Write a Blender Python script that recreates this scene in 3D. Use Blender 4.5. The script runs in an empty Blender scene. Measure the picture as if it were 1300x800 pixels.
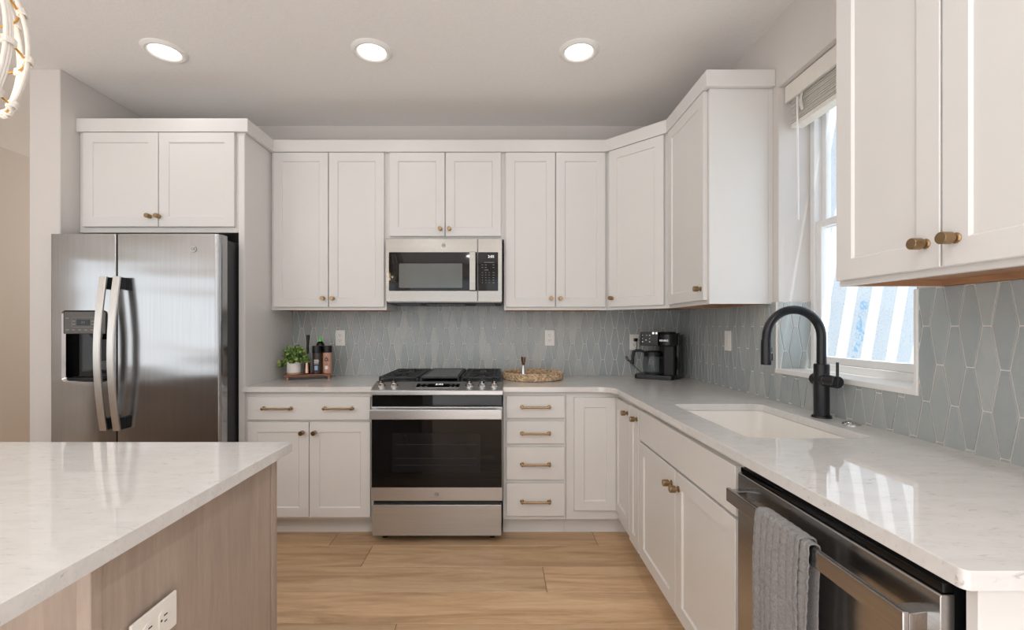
import bpy, bmesh, math, random
from mathutils import Vector, Matrix
random.seed(7)
PI = math.pi
scene = bpy.context.scene
C = scene.collection

# ------------------------------------------------------------------ camera, world, lights, exposure
HXW = -4.06
F_PX, HC, CT, CEIL = 574.0, 1.252, 0.901, 2.720     # focal (px), eye height, counter top, ceiling
cam = bpy.data.cameras.new('camera'); cam_o = bpy.data.objects.new('camera', cam); C.objects.link(cam_o)
cam.sensor_width = 36.0; cam.lens = F_PX / 1300 * 36.0
cam.shift_x = (650 - 634) / 1300; cam.shift_y = (415.5 - 400) / 1300
cam.clip_start = 0.02
cam_o.location = (0, 0, HC); cam_o.rotation_euler = (PI / 2, 0, 0)
scene.camera = cam_o
scene.view_settings.view_transform = 'Standard'; scene.view_settings.look = 'None'
scene.view_settings.gamma = 1.0; scene.view_settings.use_curve_mapping = False
scene.view_settings.exposure = 0.10
scene.cycles.max_bounces = 10; scene.cycles.diffuse_bounces = 6; scene.cycles.transparent_max_bounces = 16
scene.cycles.sample_clamp_indirect = 6.0; scene.cycles.use_denoising = True

world = bpy.data.worlds.new('sky'); scene.world = world; world.use_nodes = True
wb = world.node_tree.nodes['Background']; wb.inputs[0].default_value = (0.72, 0.86, 1.0, 1); wb.inputs[1].default_value = 1.8

def lamp(name, kind, loc, energy, color=(1, 1, 1), rot=(0, 0, 0), **kw):
    l = bpy.data.lights.new(name, kind); l.energy = energy; l.color = color
    for k, v in kw.items(): setattr(l, k, v)
    o = bpy.data.objects.new(name, l); o.location = loc; o.rotation_euler = rot; C.objects.link(o)
    return o
sun = lamp('sun', 'SUN', (3, 0, 6), 9.0, (1.0, 0.97, 0.93), angle=0.006)
sun.rotation_euler = Vector((-0.17, 0.45, -1)).to_track_quat('-Z', 'Y').to_euler()
# daylight through the big windows in the wall behind the camera
for k, x in enumerate((-3.1, -1.35, 0.4)):
    lamp('window_daylight', 'AREA', (x, -4.45, 1.42), 8, (0.84, 0.92, 1.0), rot=(PI / 2 + 0.15, 0, 0), shape='RECTANGLE', size=1.4, size_y=1.85)
lamp('side_window_daylight', 'AREA', (HXW - 0.02, -1.0, 1.37), 11, (0.90, 0.95, 1.0), rot=(0, -PI / 2, 0), shape='RECTANGLE', size=1.1, size_y=3.4)
lamp('floor_bounce_fill', 'AREA', (-1.35, -1.9, 0.35), 120, (0.80, 0.89, 1.0), rot=(PI, 0, 0), shape='RECTANGLE', size=4.8, size_y=3.8)  # added fill low behind the camera, stands in for daylight bouncing off the floor
lamp('hall_fill', 'AREA', (-3.4, 5.4, 2.0), 16, (1.0, 0.97, 0.94), rot=(-PI / 2, 0, 0), shape='RECTANGLE', size=1.0, size_y=1.2)  # added fill lamp brightening the hall, no window stands here
# unseen downlights added behind the camera to brighten the room
BACK_LIGHTS = [(-2.8, 0.2), (0.4, 0.0), (-2.8, -1.8), (-1.2, -1.8), (0.4, -1.8), (-2.8, -3.4), (-0.6, -3.4)]

# ------------------------------------------------------------------ colours and materials
def lin(c):
    return tuple(((v / 255) / 12.92 if v / 255 <= 0.04045 else ((v / 255 + 0.055) / 1.055) ** 2.4) for v in c)
def new_mat(name):
    m = bpy.data.materials.new(name); m.use_nodes = True
    nt = m.node_tree; b = nt.nodes['Principled BSDF']
    return m, nt, b
def node(nt, t, **kw):
    n = nt.nodes.new(t)
    for k, v in kw.items(): setattr(n, k, v)
    return n
def coords(nt, scale=(1, 1, 1), rot=(0, 0, 0)):
    tc = node(nt, 'ShaderNodeTexCoord'); mp = node(nt, 'ShaderNodeMapping')
    nt.links.new(tc.outputs['Object'], mp.inputs['Vector'])
    mp.inputs['Scale'].default_value = scale; mp.inputs['Rotation'].default_value = rot
    return mp.outputs[0]
def noise(nt, vec, scale, detail=3, rough=0.5, dist=0.0):
    n = node(nt, 'ShaderNodeTexNoise'); nt.links.new(vec, n.inputs['Vector'])
    n.inputs['Scale'].default_value = scale; n.inputs['Detail'].default_value = detail
    n.inputs['Roughness'].default_value = rough; n.inputs['Distortion'].default_value = dist
    return n.outputs['Fac']
def ramp(nt, fac, stops):
    r = node(nt, 'ShaderNodeValToRGB'); nt.links.new(fac, r.inputs[0])
    e = r.color_ramp.elements
    while len(e) < len(stops): e.new(0.5)
    for el, (p, c) in zip(e, stops): el.position = p; el.color = (*c, 1) if len(c) == 3 else c
    return r.outputs[0]
def bump(nt, b, h, strength, dist):
    n = node(nt, 'ShaderNodeBump'); n.inputs['Strength'].default_value = strength; n.inputs['Distance'].default_value = dist
    nt.links.new(h, n.inputs['Height']); nt.links.new(n.outputs[0], b.inputs['Normal'])
def plain(name, rgb, rough=0.5, metal=0.0, spec=0.5, vary=0.03, nscale=30, bmp=0, coat=0):
    """principled material with a faint procedural variation"""
    m, nt, b = new_mat(name)
    c = lin(rgb); v = coords(nt)
    f = noise(nt, v, nscale)
    col = ramp(nt, f, [(0.3, tuple(x * (1 - vary) for x in c)), (0.7, tuple(min(1, x * (1 + vary)) for x in c))])
    nt.links.new(col, b.inputs['Base Color'])
    b.inputs['Roughness'].default_value = rough; b.inputs['Metallic'].default_value = metal
    b.inputs['Specular IOR Level'].default_value = spec
    b.inputs['Coat Weight'].default_value = coat
    if bmp: bump(nt, b, f, 0.5, bmp)
    return m
M = {}
M['paint'] = plain('cabinet_paint', (220, 218, 215), 0.42, vary=0.008, nscale=4)
M['wall'] = plain('wall_paint', (214, 209, 205), 0.75, vary=0.012, nscale=240, bmp=0.0006)
M['hall'] = plain('hall_paint', (214, 206, 196), 0.8, vary=0.012, nscale=240, bmp=0.0006)
M['ceil'] = plain('ceiling_paint', (238, 235, 232), 0.85, vary=0.02, nscale=95, bmp=0.0016)
M['trim'] = plain('white_trim', (236, 235, 232), 0.35, vary=0.006, nscale=5)
M['vinyl'] = plain('white_vinyl', (240, 240, 240), 0.3, vary=0.005, nscale=5)
M['plate'] = plain('outlet_plastic', (238, 236, 230), 0.3, vary=0.004, nscale=10)
M['slot'] = plain('outlet_slot_dark', (45, 42, 40), 0.6)
M['gold'] = plain('champagne_bronze', (158, 133, 100), 0.3, metal=1.0, vary=0.05, nscale=60)
M['brass_wire'] = plain('gold_wire', (214, 160, 66), 0.3, metal=0.8, vary=0.05)
M['black'] = plain('matte_black_metal', (14, 17, 22), 0.34, vary=0.1, nscale=60, spec=0.5)
M['plastic'] = plain('black_plastic', (13, 13, 14), 0.34, vary=0.1, nscale=60)
M['plastic_matte'] = plain('charcoal_plastic', (24, 24, 25), 0.55, vary=0.1, nscale=60)
M['iron'] = plain('cast_iron', (40, 41, 43), 0.55, vary=0.15, nscale=200, bmp=0.0003)
M['griddle'] = plain('griddle_plate', (84, 88, 90), 0.35, metal=0.4, vary=0.08, nscale=80)
M['grey_panel'] = plain('dispenser_grey', (92, 90, 87), 0.35, metal=0.3)
M['fr_side'] = plain('fridge_side_charcoal', (44, 46, 50), 0.45, vary=0.08, nscale=300, bmp=0.0002)
M['badge'] = plain('badge_metal', (176, 174, 172), 0.45, metal=0.6)
M['chrome'] = plain('chrome', (205, 205, 206), 0.12, metal=1.0, vary=0.02)
M['copper'] = plain('copper', (184, 150, 130), 0.22, metal=1.0, vary=0.04)
M['ceramic'] = plain('white_ceramic', (238, 234, 228), 0.18, vary=0.01)
M['sand'] = plain('raw_clay_band', (196, 168, 138), 0.8, vary=0.06, nscale=120)
M['soil'] = plain('soil', (60, 46, 36), 0.9, vary=0.3, nscale=150)
M['green_cap'] = plain('green_plastic', (110, 226, 104), 0.35)
M['oil'] = plain('yellow_green_oil', (120, 124, 30), 0.2, vary=0.15)
M['darklabel'] = plain('dark_spice_label', (66, 54, 50), 0.4, vary=0.35, nscale=90)
M['pinklabel'] = plain('pink_salt_label', (196, 148, 128), 0.4, vary=0.18, nscale=110)
M['print_white'] = plain('white_print', (226, 226, 226), 0.5)
M['print_blue'] = plain('pale_blue_print', (150, 180, 214), 0.5)
M['print_dark'] = plain('dark_print', (52, 38, 36), 0.5)
M['print_grey'] = plain('grey_print', (150, 152, 150), 0.5)
M['blind'] = plain('faux_wood_blind', (233, 228, 220), 0.45, vary=0.02)
M['rattan_white'] = plain('whitewashed_cane', (236, 230, 221), 0.55, vary=0.05, nscale=60, bmp=0.0005)
M['grout'] = plain('tile_grout', (226, 222, 216), 0.85, vary=0.04, nscale=200)
M['cab_wood'] = None

def emis(name, rgb, s):
    m, nt, b = new_mat(name); b.inputs['Base Color'].default_value = (*lin(rgb), 1)
    b.inputs['Emission Color'].default_value = (*lin(rgb), 1); b.inputs['Emission Strength'].default_value = s
    return m
M['lens'] = emis('lit_lens', (255, 250, 240), 3.0)
M['bulb'] = emis('lit_bulb', (255, 226, 180), 12.0)
M['digits'] = emis('lit_digits', (235, 240, 245), 0.75)

def steel(name, rgb, along, rough=0.24, wav=0.0, sc=220, aniso=0.0):
    m, nt, b = new_mat(name)
    s = [sc, sc, sc]; s['xyz'.index(along)] = 2.0
    v = coords(nt, tuple(s)); f = noise(nt, v, 1.0, 4, 0.6)
    c = lin(rgb)
    nt.links.new(ramp(nt, f, [(0.3, tuple(x * 0.93 for x in c)), (0.7, tuple(min(1, x * 1.05) for x in c))]), b.inputs['Base Color'])
    b.inputs['Metallic'].default_value = 0.82 if name == 'brushed_steel' else 1.0
    mr = node(nt, 'ShaderNodeMapRange'); nt.links.new(f, mr.inputs[0])
    mr.inputs[3].default_value = rough - 0.04; mr.inputs[4].default_value = rough + 0.05
    nt.links.new(mr.outputs[0], b.inputs['Roughness'])
    b.inputs['Anisotropic'].default_value = aniso
    n1 = node(nt, 'ShaderNodeBump'); n1.inputs['Strength'].default_value = 0.12; n1.inputs['Distance'].default_value = 0.0004
    nt.links.new(f, n1.inputs['Height'])
    if wav:
        v2 = coords(nt, (1.2, 1.2, 5.0)); f2 = noise(nt, v2, 1.0, 1, 0.4)
        n2 = node(nt, 'ShaderNodeBump'); n2.inputs['Strength'].default_value = 1.0; n2.inputs['Distance'].default_value = wav
        nt.links.new(f2, n2.inputs['Height']); nt.links.new(n1.outputs[0], n2.inputs['Normal'])
        nt.links.new(n2.outputs[0], b.inputs['Normal'])
    else:
        nt.links.new(n1.outputs[0], b.inputs['Normal'])
    return m
M['steel'] = steel('brushed_steel', (196, 196, 196), 'x', 0.30)
M['steel_y'] = steel('brushed_steel_side_run', (184, 182, 180), 'y', 0.22)
M['steel_mw'] = steel('microwave_steel', (160, 156, 150), 'x', 0.24)
M['steel_fr'] = steel('fridge_steel', (168, 169, 171), 'z', 0.17, wav=0.010)
M['steel_h'] = steel('handle_steel', (214, 212, 209), 'z', 0.38)

def black_glass(name, rgb=(14, 14, 15), rough=0.04):
    m, nt, b = new_mat(name); v = coords(nt); f = noise(nt, v, 8)
    c = lin(rgb)
    nt.links.new(ramp(nt, f, [(0.3, c), (0.7, tuple(x * 1.1 for x in c))]), b.inputs['Base Color'])
    b.inputs['Roughness'].default_value = rough; b.inputs['Specular IOR Level'].default_value = 0.35
    return m
M['bglass'] = black_glass('black_glass')
M['bglass2'] = black_glass('tinted_window_glass', (104, 108, 106), 0.08)
M['oven_window'] = black_glass('oven_window_glass', (24, 24, 26), 0.05)

def clear_glass(name, tint=(1, 1, 1), ior=1.45, refl=1.0):
    m = bpy.data.materials.new(name); m.use_nodes = True; nt = m.node_tree; nt.nodes.clear()
    out = node(nt, 'ShaderNodeOutputMaterial'); mix = node(nt, 'ShaderNodeMixShader')
    tr = node(nt, 'ShaderNodeBsdfTransparent'); gl = node(nt, 'ShaderNodeBsdfGlossy'); lw = node(nt, 'ShaderNodeLayerWeight'); lw.inputs[0].default_value = 0.5
    tr.inputs[0].default_value = (*tint, 1); gl.inputs['Roughness'].default_value = 0.01
    pw = node(nt, 'ShaderNodeMath', operation='POWER'); nt.links.new(lw.outputs['Facing'], pw.inputs[0]); pw.inputs[1].default_value = 4.0
    ma = node(nt, 'ShaderNodeMath', operation='MULTIPLY_ADD'); nt.links.new(pw.outputs[0], ma.inputs[0]); ma.inputs[1].default_value = 0.7; ma.inputs[2].default_value = 0.03
    nt.links.new(ma.outputs[0], mix.inputs[0]); nt.links.new(tr.outputs[0], mix.inputs[1]); nt.links.new(gl.outputs[0], mix.inputs[2])
    nt.links.new(mix.outputs[0], out.inputs[0])
    return m
M['pane'] = clear_glass('window_glass', (0.96, 0.98, 0.99))
M['carafe'] = clear_glass('carafe_glass', (0.86, 0.87, 0.88))

def quartz(name, base=(218, 216, 213)):
    m, nt, b = new_mat(name)
    c = lin(base)
    v = coords(nt, (1, 2.6, 2.6), (0, 0, 0.5))
    f1 = noise(nt, v, 9, 6, 0.65, 0.6)
    v2 = coords(nt, (1, 3.5, 3.5), (0, 0, 0.35))
    f2 = noise(nt, v2, 22, 5, 0.7, 1.2)
    c1 = ramp(nt, f1, [(0.35, tuple(x * 0.93 for x in c)), (0.6, c)])
    c2 = ramp(nt, f2, [(0.30, (0.60, 0.59, 0.58)), (0.38, (0.93, 0.93, 0.93)), (0.46, (1, 1, 1))])
    mx = node(nt, 'ShaderNodeMix', data_type='RGBA', blend_type='MULTIPLY'); mx.inputs[0].default_value = 0.8
    nt.links.new(c1, mx.inputs[6]); nt.links.new(c2, mx.inputs[7]); nt.links.new(mx.outputs[2], b.inputs['Base Color'])
    b.inputs['Roughness'].default_value = 0.025; b.inputs['Specular IOR Level'].default_value = 0.5
    return m
M['quartz'] = quartz('white_quartz')

def wood(name, cols, stretch, scale=6, rough=0.5, attr=None, rings=True, bmpd=0.0003):
    m, nt, b = new_mat(name)
    tc = node(nt, 'ShaderNodeTexCoord'); mp = node(nt, 'ShaderNodeMapping'); mp.inputs['Scale'].default_value = stretch
    vec = tc.outputs['Object']
    if attr:
        at = node(nt, 'ShaderNodeAttribute'); at.attribute_name = attr
        add = node(nt, 'ShaderNodeVectorMath', operation='ADD'); sc = node(nt, 'ShaderNodeVectorMath', operation='SCALE')
        nt.links.new(at.outputs['Color'], sc.inputs[0]); sc.inputs['Scale'].default_value = 37.0
        nt.links.new(vec, add.inputs[0]); nt.links.new(sc.outputs[0], add.inputs[1]); vec = add.outputs[0]
    nt.links.new(vec, mp.inputs['Vector']); v = mp.outputs[0]
    f = noise(nt, v, scale, 6, 0.62, 0.9)
    col = ramp(nt, f, [(0.28, lin(cols[0])), (0.5, lin(cols[1])), (0.74, lin(cols[2]))])
    fine = noise(nt, v, scale * 9, 4, 0.7)
    r2 = ramp(nt, fine, [(0.35, (0.86, 0.84, 0.82)), (0.6, (1, 1, 1))])
    mx = node(nt, 'ShaderNodeMix', data_type='RGBA', blend_type='MULTIPLY'); mx.inputs[0].default_value = 0.6
    nt.links.new(col, mx.inputs[6]); nt.links.new(r2, mx.inputs[7]); res = mx.outputs[2]
    if rings:   # the odd dark streak and knot
        f3 = noise(nt, v, scale * 0.55, 3, 0.5, 2.2)
        r3 = ramp(nt, f3, [(0.245, (0.62, 0.5, 0.4)), (0.275, (1, 1, 1))])
        m3 = node(nt, 'ShaderNodeMix', data_type='RGBA', blend_type='MULTIPLY'); m3.inputs[0].default_value = 0.8
        nt.links.new(res, m3.inputs[6]); nt.links.new(r3, m3.inputs[7]); res = m3.outputs[2]
    if attr:
        sp = node(nt, 'ShaderNodeSeparateColor'); nt.links.new(at.outputs['Color'], sp.inputs[0])
        mr = node(nt, 'ShaderNodeMapRange'); nt.links.new(sp.outputs[0], mr.inputs[0]); mr.inputs[3].default_value = 0.86; mr.inputs[4].default_value = 1.1
        m4 = node(nt, 'ShaderNodeVectorMath', operation='SCALE'); nt.links.new(res, m4.inputs[0]); nt.links.new(mr.outputs[0], m4.inputs['Scale']); res = m4.outputs[0]
    nt.links.new(res, b.inputs['Base Color']); b.inputs['Roughness'].default_value = rough
    bump(nt, b, fine, 0.3, bmpd)
    return m
M['floor'] = wood('oak_plank', ((168, 134, 102), (206, 172, 134), (226, 196, 160)), (0.55, 5.5, 1), 2.6, 0.42, 'plank')
M['gap'] = plain('plank_gap', (110, 82, 58), 0.8)
M['island_wood'] = wood('greige_maple', ((158, 142, 130), (172, 156, 143), (182, 166, 152)), (5, 5, 0.5), 2.4, 0.5, rings=False)
M['cab_wood'] = wood('cabinet_underside_birch', ((158, 116, 84), (174, 132, 98), (188, 148, 114)), (0.8, 0.8, 6), 5, 0.5, rings=False)
M['walnut'] = wood('walnut', ((92, 52, 36), (122, 74, 52), (144, 92, 66)), (1, 7, 7), 9, 0.35, rings=False)
M['foot_wood'] = wood('foot_beech', ((170, 120, 90), (190, 144, 112), (206, 160, 128)), (4, 4, 1), 20, 0.45, rings=False)

def tile_mat():
    m, nt, b = new_mat('glazed_picket_tile')
    at = node(nt, 'ShaderNodeAttribute'); at.attribute_name = 'tint'
    sp = node(nt, 'ShaderNodeSeparateColor'); nt.links.new(at.outputs['Color'], sp.inputs[0])
    base = ramp(nt, sp.outputs[0], [(0.0, lin((166, 172, 172))), (0.5, lin((174, 179, 178))), (1.0, lin((183, 186, 183)))])
    v = coords(nt, (1, 1, 0.5)); f = noise(nt, v, 14, 4, 0.6, 0.8)
    r = ramp(nt, f, [(0.3, (0.88, 0.92, 0.94)), (0.7, (1.04, 1.02, 1.0))])
    mx = node(nt, 'ShaderNodeMix', data_type='RGBA', blend_type='MULTIPLY'); mx.inputs[0].default_value = 0.8
    nt.links.new(base, mx.inputs[6]); nt.links.new(r, mx.inputs[7]); nt.links.new(mx.outputs[2], b.inputs['Base Color'])
    b.inputs['Roughness'].default_value = 0.27
    bump(nt, b, noise(nt, coords(nt), 26, 2), 0.25, 0.0012)
    return m
M['tile'] = tile_mat()
def stucco_mat():
    m, nt, b = new_mat('stucco')
    v = coords(nt); f = noise(nt, v, 80, 5, 0.7); c = lin((205, 208, 212))
    col = ramp(nt, f, [(0.33, tuple(x * 0.6 for x in c)), (0.43, c), (0.8, tuple(min(1, x * 1.1) for x in c))])
    # broken blue marks in a narrow upright band
    sx = node(nt, 'ShaderNodeSeparateXYZ'); tc = node(nt, 'ShaderNodeTexCoord'); nt.links.new(tc.outputs['Object'], sx.inputs[0])
    def band(sock, lo, hi, soft):
        a = node(nt, 'ShaderNodeMapRange'); nt.links.new(sock, a.inputs[0]); a.inputs[1].default_value = lo; a.inputs[2].default_value = lo + soft
        c2 = node(nt, 'ShaderNodeMapRange'); nt.links.new(sock, c2.inputs[0]); c2.inputs[1].default_value = hi; c2.inputs[2].default_value = hi - soft
        mm = node(nt, 'ShaderNodeMath', operation='MULTIPLY'); nt.links.new(a.outputs[0], mm.inputs[0]); nt.links.new(c2.outputs[0], mm.inputs[1]); return mm.outputs[0]
    sk = node(nt, 'ShaderNodeMath', operation='MULTIPLY_ADD'); nt.links.new(sx.outputs['Z'], sk.inputs[0]); sk.inputs[1].default_value = -0.17; nt.links.new(sx.outputs['X'], sk.inputs[2])
    bx = band(sk.outputs[0], 2.545, 2.625, 0.01); bz = band(sx.outputs['Z'], 0.9, 1.48, 0.03)
    f2 = noise(nt, coords(nt, (1, 1, 0.8), (0, 0.3, 0)), 26, 2, 0.5, 1.5); th = ramp(nt, f2, [(0.47, (0, 0, 0)), (0.62, (0.85, 0.85, 0.85))])
    m1 = node(nt, 'ShaderNodeMath', operation='MULTIPLY'); nt.links.new(bx, m1.inputs[0]); nt.links.new(bz, m1.inputs[1])
    m2 = node(nt, 'ShaderNodeMath', operation='MULTIPLY'); nt.links.new(m1.outputs[0], m2.inputs[0]); nt.links.new(th, m2.inputs[1])
    mx = node(nt, 'ShaderNodeMix', data_type='RGBA'); nt.links.new(m2.outputs[0], mx.inputs[0]); nt.links.new(col, mx.inputs[6]); mx.inputs[7].default_value = (*lin((128, 180, 214)), 1)
    nt.links.new(mx.outputs[2], b.inputs['Base Color']); b.inputs['Roughness'].default_value = 0.9
    bump(nt, b, f, 0.8, 0.006)
    return m
M['stucco'] = stucco_mat()
def towel_mat():
    m, nt, b = new_mat('grey_waffle_terry')
    f = noise(nt, coords(nt), 260, 3, 0.8); c = lin((134, 131, 130))
    nt.links.new(ramp(nt, f, [(0.3, tuple(x * 0.55 for x in c)), (0.7, tuple(x * 1.4 for x in c))]), b.inputs['Base Color'])
    b.inputs['Roughness'].default_value = 0.95; b.inputs['Sheen Weight'].default_value = 0.4
    bump(nt, b, f, 1.0, 0.004)
    return m
M['towel'] = towel_mat()
M['weave'] = plain('water_hyacinth', (204, 178, 146), 0.75, vary=0.55, nscale=58, bmp=0.0012)
M['leaf'] = plain('leaf_green', (84, 116, 62), 0.5, vary=0.5, nscale=42)
M['leaf2'] = plain('leaf_yellow_green', (146, 170, 84), 0.5, vary=0.3, nscale=42)
M['stem'] = plain('plant_stem', (84, 100, 50), 0.6)
M['cord'] = plain('black_cord', (20, 20, 20), 0.5)

# ------------------------------------------------------------------ mesh helpers
def new_bm(): return bmesh.new()
def add_box(bm, x0, x1, y0, y1, z0, z1, bev=0.0, seg=2, mat=None):
    x0, x1 = min(x0, x1), max(x0, x1); y0, y1 = min(y0, y1), max(y0, y1); z0, z1 = min(z0, z1), max(z0, z1)
    t = bmesh.new(); r = bmesh.ops.create_cube(t, size=1.0)
    bmesh.ops.scale(t, vec=(x1 - x0, y1 - y0, z1 - z0), verts=t.verts)
    bmesh.ops.translate(t, vec=((x0 + x1) / 2, (y0 + y1) / 2, (z0 + z1) / 2), verts=t.verts)
    if bev: bmesh.ops.bevel(t, geom=list(t.edges), offset=bev, segments=seg, profile=0.5, affect='EDGES', clamp_overlap=True)
    if mat: bmesh.ops.transform(t, matrix=mat, verts=t.verts)
    merge(bm, t); return bm
def merge(bm, t):
    me = bpy.data.meshes.new('tmp'); t.to_mesh(me); t.free(); bm.from_mesh(me); bpy.data.meshes.remove(me)
def box(x0, x1, y0, y1, z0, z1, bev=0.0, seg=2, mat=None): return add_box(new_bm(), x0, x1, y0, y1, z0, z1, bev, seg, mat)
def frame(origin, u, o):
    """local axes: u along the front (viewer's right), o out of the front, w up"""
    u = Vector(u).normalized(); o = Vector(o).normalized(); w = Vector((0, 0, 1))
    m = Matrix((u, o, w)).transposed().to_4x4(); m.translation = Vector(origin); return m
def xf(bm, m): bmesh.ops.transform(bm, matrix=m, verts=bm.verts); return bm
def add_poly_prism(bm, pts, z0, z1, bev=0.0, seg=2, axis='z'):
    """closed outline in the xy plane (or xz / yz) pulled from z0 to z1"""
    t = bmesh.new()
    def P(p, h):
        if axis == 'z': return (p[0], p[1], h)
        if axis == 'y': return (p[0], h, p[1])
        return (h, p[0], p[1])
    vs = [t.verts.new(P(p, z0)) for p in pts]; f = t.faces.new(vs)
    r = bmesh.ops.extrude_face_region(t, geom=[f]); nv = [g for g in r['geom'] if isinstance(g, bmesh.types.BMVert)]
    d = Vector(P((0, 0), z1)) - Vector(P((0, 0), z0)); bmesh.ops.translate(t, vec=d, verts=nv)
    bmesh.ops.recalc_face_normals(t, faces=t.faces)
    if bev:
        es = [e for e in t.edges if len(e.link_faces) == 2 and e.calc_face_angle(0) > 0.6]
        bmesh.ops.bevel(t, geom=es, offset=bev, segments=seg, profile=0.5, affect='EDGES', clamp_overlap=True)
    merge(bm, t); return bm
def add_lathe(bm, prof, n=24, mat=None, cap=True):
    """profile [(radius, height)] spun about z"""
    t = bmesh.new(); rings = []
    for r, h in prof:
        if r < 1e-6: rings.append([t.verts.new((0, 0, h))])
        else: rings.append([t.verts.new((r * math.cos(2 * PI * k / n), r * math.sin(2 * PI * k / n), h)) for k in range(n)])
    for a, b in zip(rings, rings[1:]):
        for k in range(n):
            q = (k + 1) % n
            if len(a) == 1 and len(b) == 1: continue
            if len(a) == 1: t.faces.new((a[0], b[k], b[q]))
            elif len(b) == 1: t.faces.new((a[k], b[0], a[q]))
            else: t.faces.new((a[k], b[k], b[q], a[q]))
    if cap:
        if len(rings[0]) > 1: t.faces.new(rings[0])
        if len(rings[-1]) > 1: t.faces.new(rings[-1])
    bmesh.ops.recalc_face_normals(t, faces=t.faces)
    if mat: bmesh.ops.transform(t, matrix=mat, verts=t.verts)
    merge(bm, t); return bm
def axis_mat(loc, d):
    m = Vector(d).to_track_quat('Z', 'Y').to_matrix().to_4x4(); m.translation = Vector(loc); return m
def add_cyl(bm, p0, p1, r, n=20, r2=None, bev=0.0):
    p0 = Vector(p0); p1 = Vector(p1); L = (p1 - p0).length; r2 = r if r2 is None else r2
    prof = [(0, 0), (r - bev, 0), (r, bev), (r2, L - bev), (r2 - bev, L), (0, L)] if bev else [(0, 0), (r, 0), (r2, L), (0, L)]
    return add_lathe(bm, prof, n, axis_mat(p0, p1 - p0))
def add_tube(bm, pts, rad, n=10, closed=False):
    pts = [Vector(p) for p in pts]; N = len(pts); t = bmesh.new(); rings = []
    rr = rad if isinstance(rad, (list, tuple)) else [rad] * N
    nrm = None
    for i in range(N):
        if closed: d = pts[(i + 1) % N] - pts[i - 1]
        else: d = pts[min(i + 1, N - 1)] - pts[max(i - 1, 0)]
        d.normalize()
        if nrm is None:
            a = Vector((0, 0, 1)) if abs(d.z) < 0.9 else Vector((1, 0, 0)); nrm = (a - d * a.dot(d)).normalized()
        else: nrm = (nrm - d * nrm.dot(d)).normalized()
        bi = d.cross(nrm)
        rings.append([t.verts.new(pts[i] + (nrm * math.cos(2 * PI * k / n) + bi * math.sin(2 * PI * k / n)) * rr[i]) for k in range(n)])
    for i in range(N if closed else N - 1):
        a, b = rings[i], rings[(i + 1) % N]
        for k in range(n): t.faces.new((a[k], a[(k + 1) % n], b[(k + 1) % n], b[k]))
    if not closed: t.faces.new(rings[0]); t.faces.new(rings[-1])
    bmesh.ops.recalc_face_normals(t, faces=t.faces); merge(bm, t); return bm
def smooth(bm, ang=0.6):
    for f in bm.faces: f.smooth = True
    for e in bm.edges:
        if len(e.link_faces) != 2 or e.calc_face_angle(0) > ang: e.smooth = False
def rounded(x0, x1, y0, y1, r, n=5):
    pts = []
    for cx, cy, a in ((x1 - r, y0 + r, -PI / 2), (x1 - r, y1 - r, 0), (x0 + r, y1 - r, PI / 2), (x0 + r, y0 + r, PI)):
        for k in range(n + 1): pts.append((cx + r * math.cos(a + k * PI / 2 / n), cy + r * math.sin(a + k * PI / 2 / n)))
    return pts
def obj(name, bm, mat, parent=None, world=True, sm=True, recalc=True):
    """links bm as ONE mesh object; world=True: its points are world points, moved into the parent's frame"""
    if recalc: bmesh.ops.recalc_face_normals(bm, faces=bm.faces)
    if sm: smooth(bm)
    if parent is not None and world:
        bmesh.ops.transform(bm, matrix=world_m(parent).inverted(), verts=bm.verts)
    me = bpy.data.meshes.new(name); bm.to_mesh(me); bm.free()
    for m in (mat if isinstance(mat, (list, tuple)) else [mat]): me.materials.append(m)
    o = bpy.data.objects.new(name, me); C.objects.link(o)
    if parent is not None: o.parent = parent
    if sm and len(me.vertices) < 20000:      # broad faces stay flat, only their bevels round off
        wn = o.modifiers.new('weighted', 'WEIGHTED_NORMAL'); wn.keep_sharp = True; wn.weight = 75
    return o
def world_m(o):
    m = Matrix.LocRotScale(o.location, o.rotation_euler, o.scale)
    return world_m(o.parent) @ m if o.parent else m
def tag(o, label=None, cat=None, group=None, kind=None):
    if label: o['label'] = label
    if cat: o['category'] = cat
    if group: o['group'] = group
    if kind: o['kind'] = kind
    return o
def thing(name, label, cat, loc=(0, 0, 0), rotz=0, group=None, kind=None):
    o = bpy.data.objects.new(name, None); o.empty_display_size = 0.1; C.objects.link(o)
    o.location = loc; o.rotation_euler = (0, 0, rotz)
    return tag(o, label, cat, group, kind)
def struct(name, bm, mat, parent=None, label=None):
    o = obj(name, bm, mat, parent)
    if parent is None: o['kind'] = 'structure'
    if label: o['label'] = label
    return o
def kids(o): return [c for c in scene.objects if c.parent == o]
def dup(o, parent=None, loc=None, rotz=None, label=None, group=None):
    c = o.copy(); C.objects.link(c); c.parent = parent
    if loc is not None: c.location = loc
    if rotz is not None: c.rotation_euler = (0, 0, rotz)
    if label: c['label'] = label
    if group: c['group'] = group
    for ch in kids(o): dup(ch, c)
    return c
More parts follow.
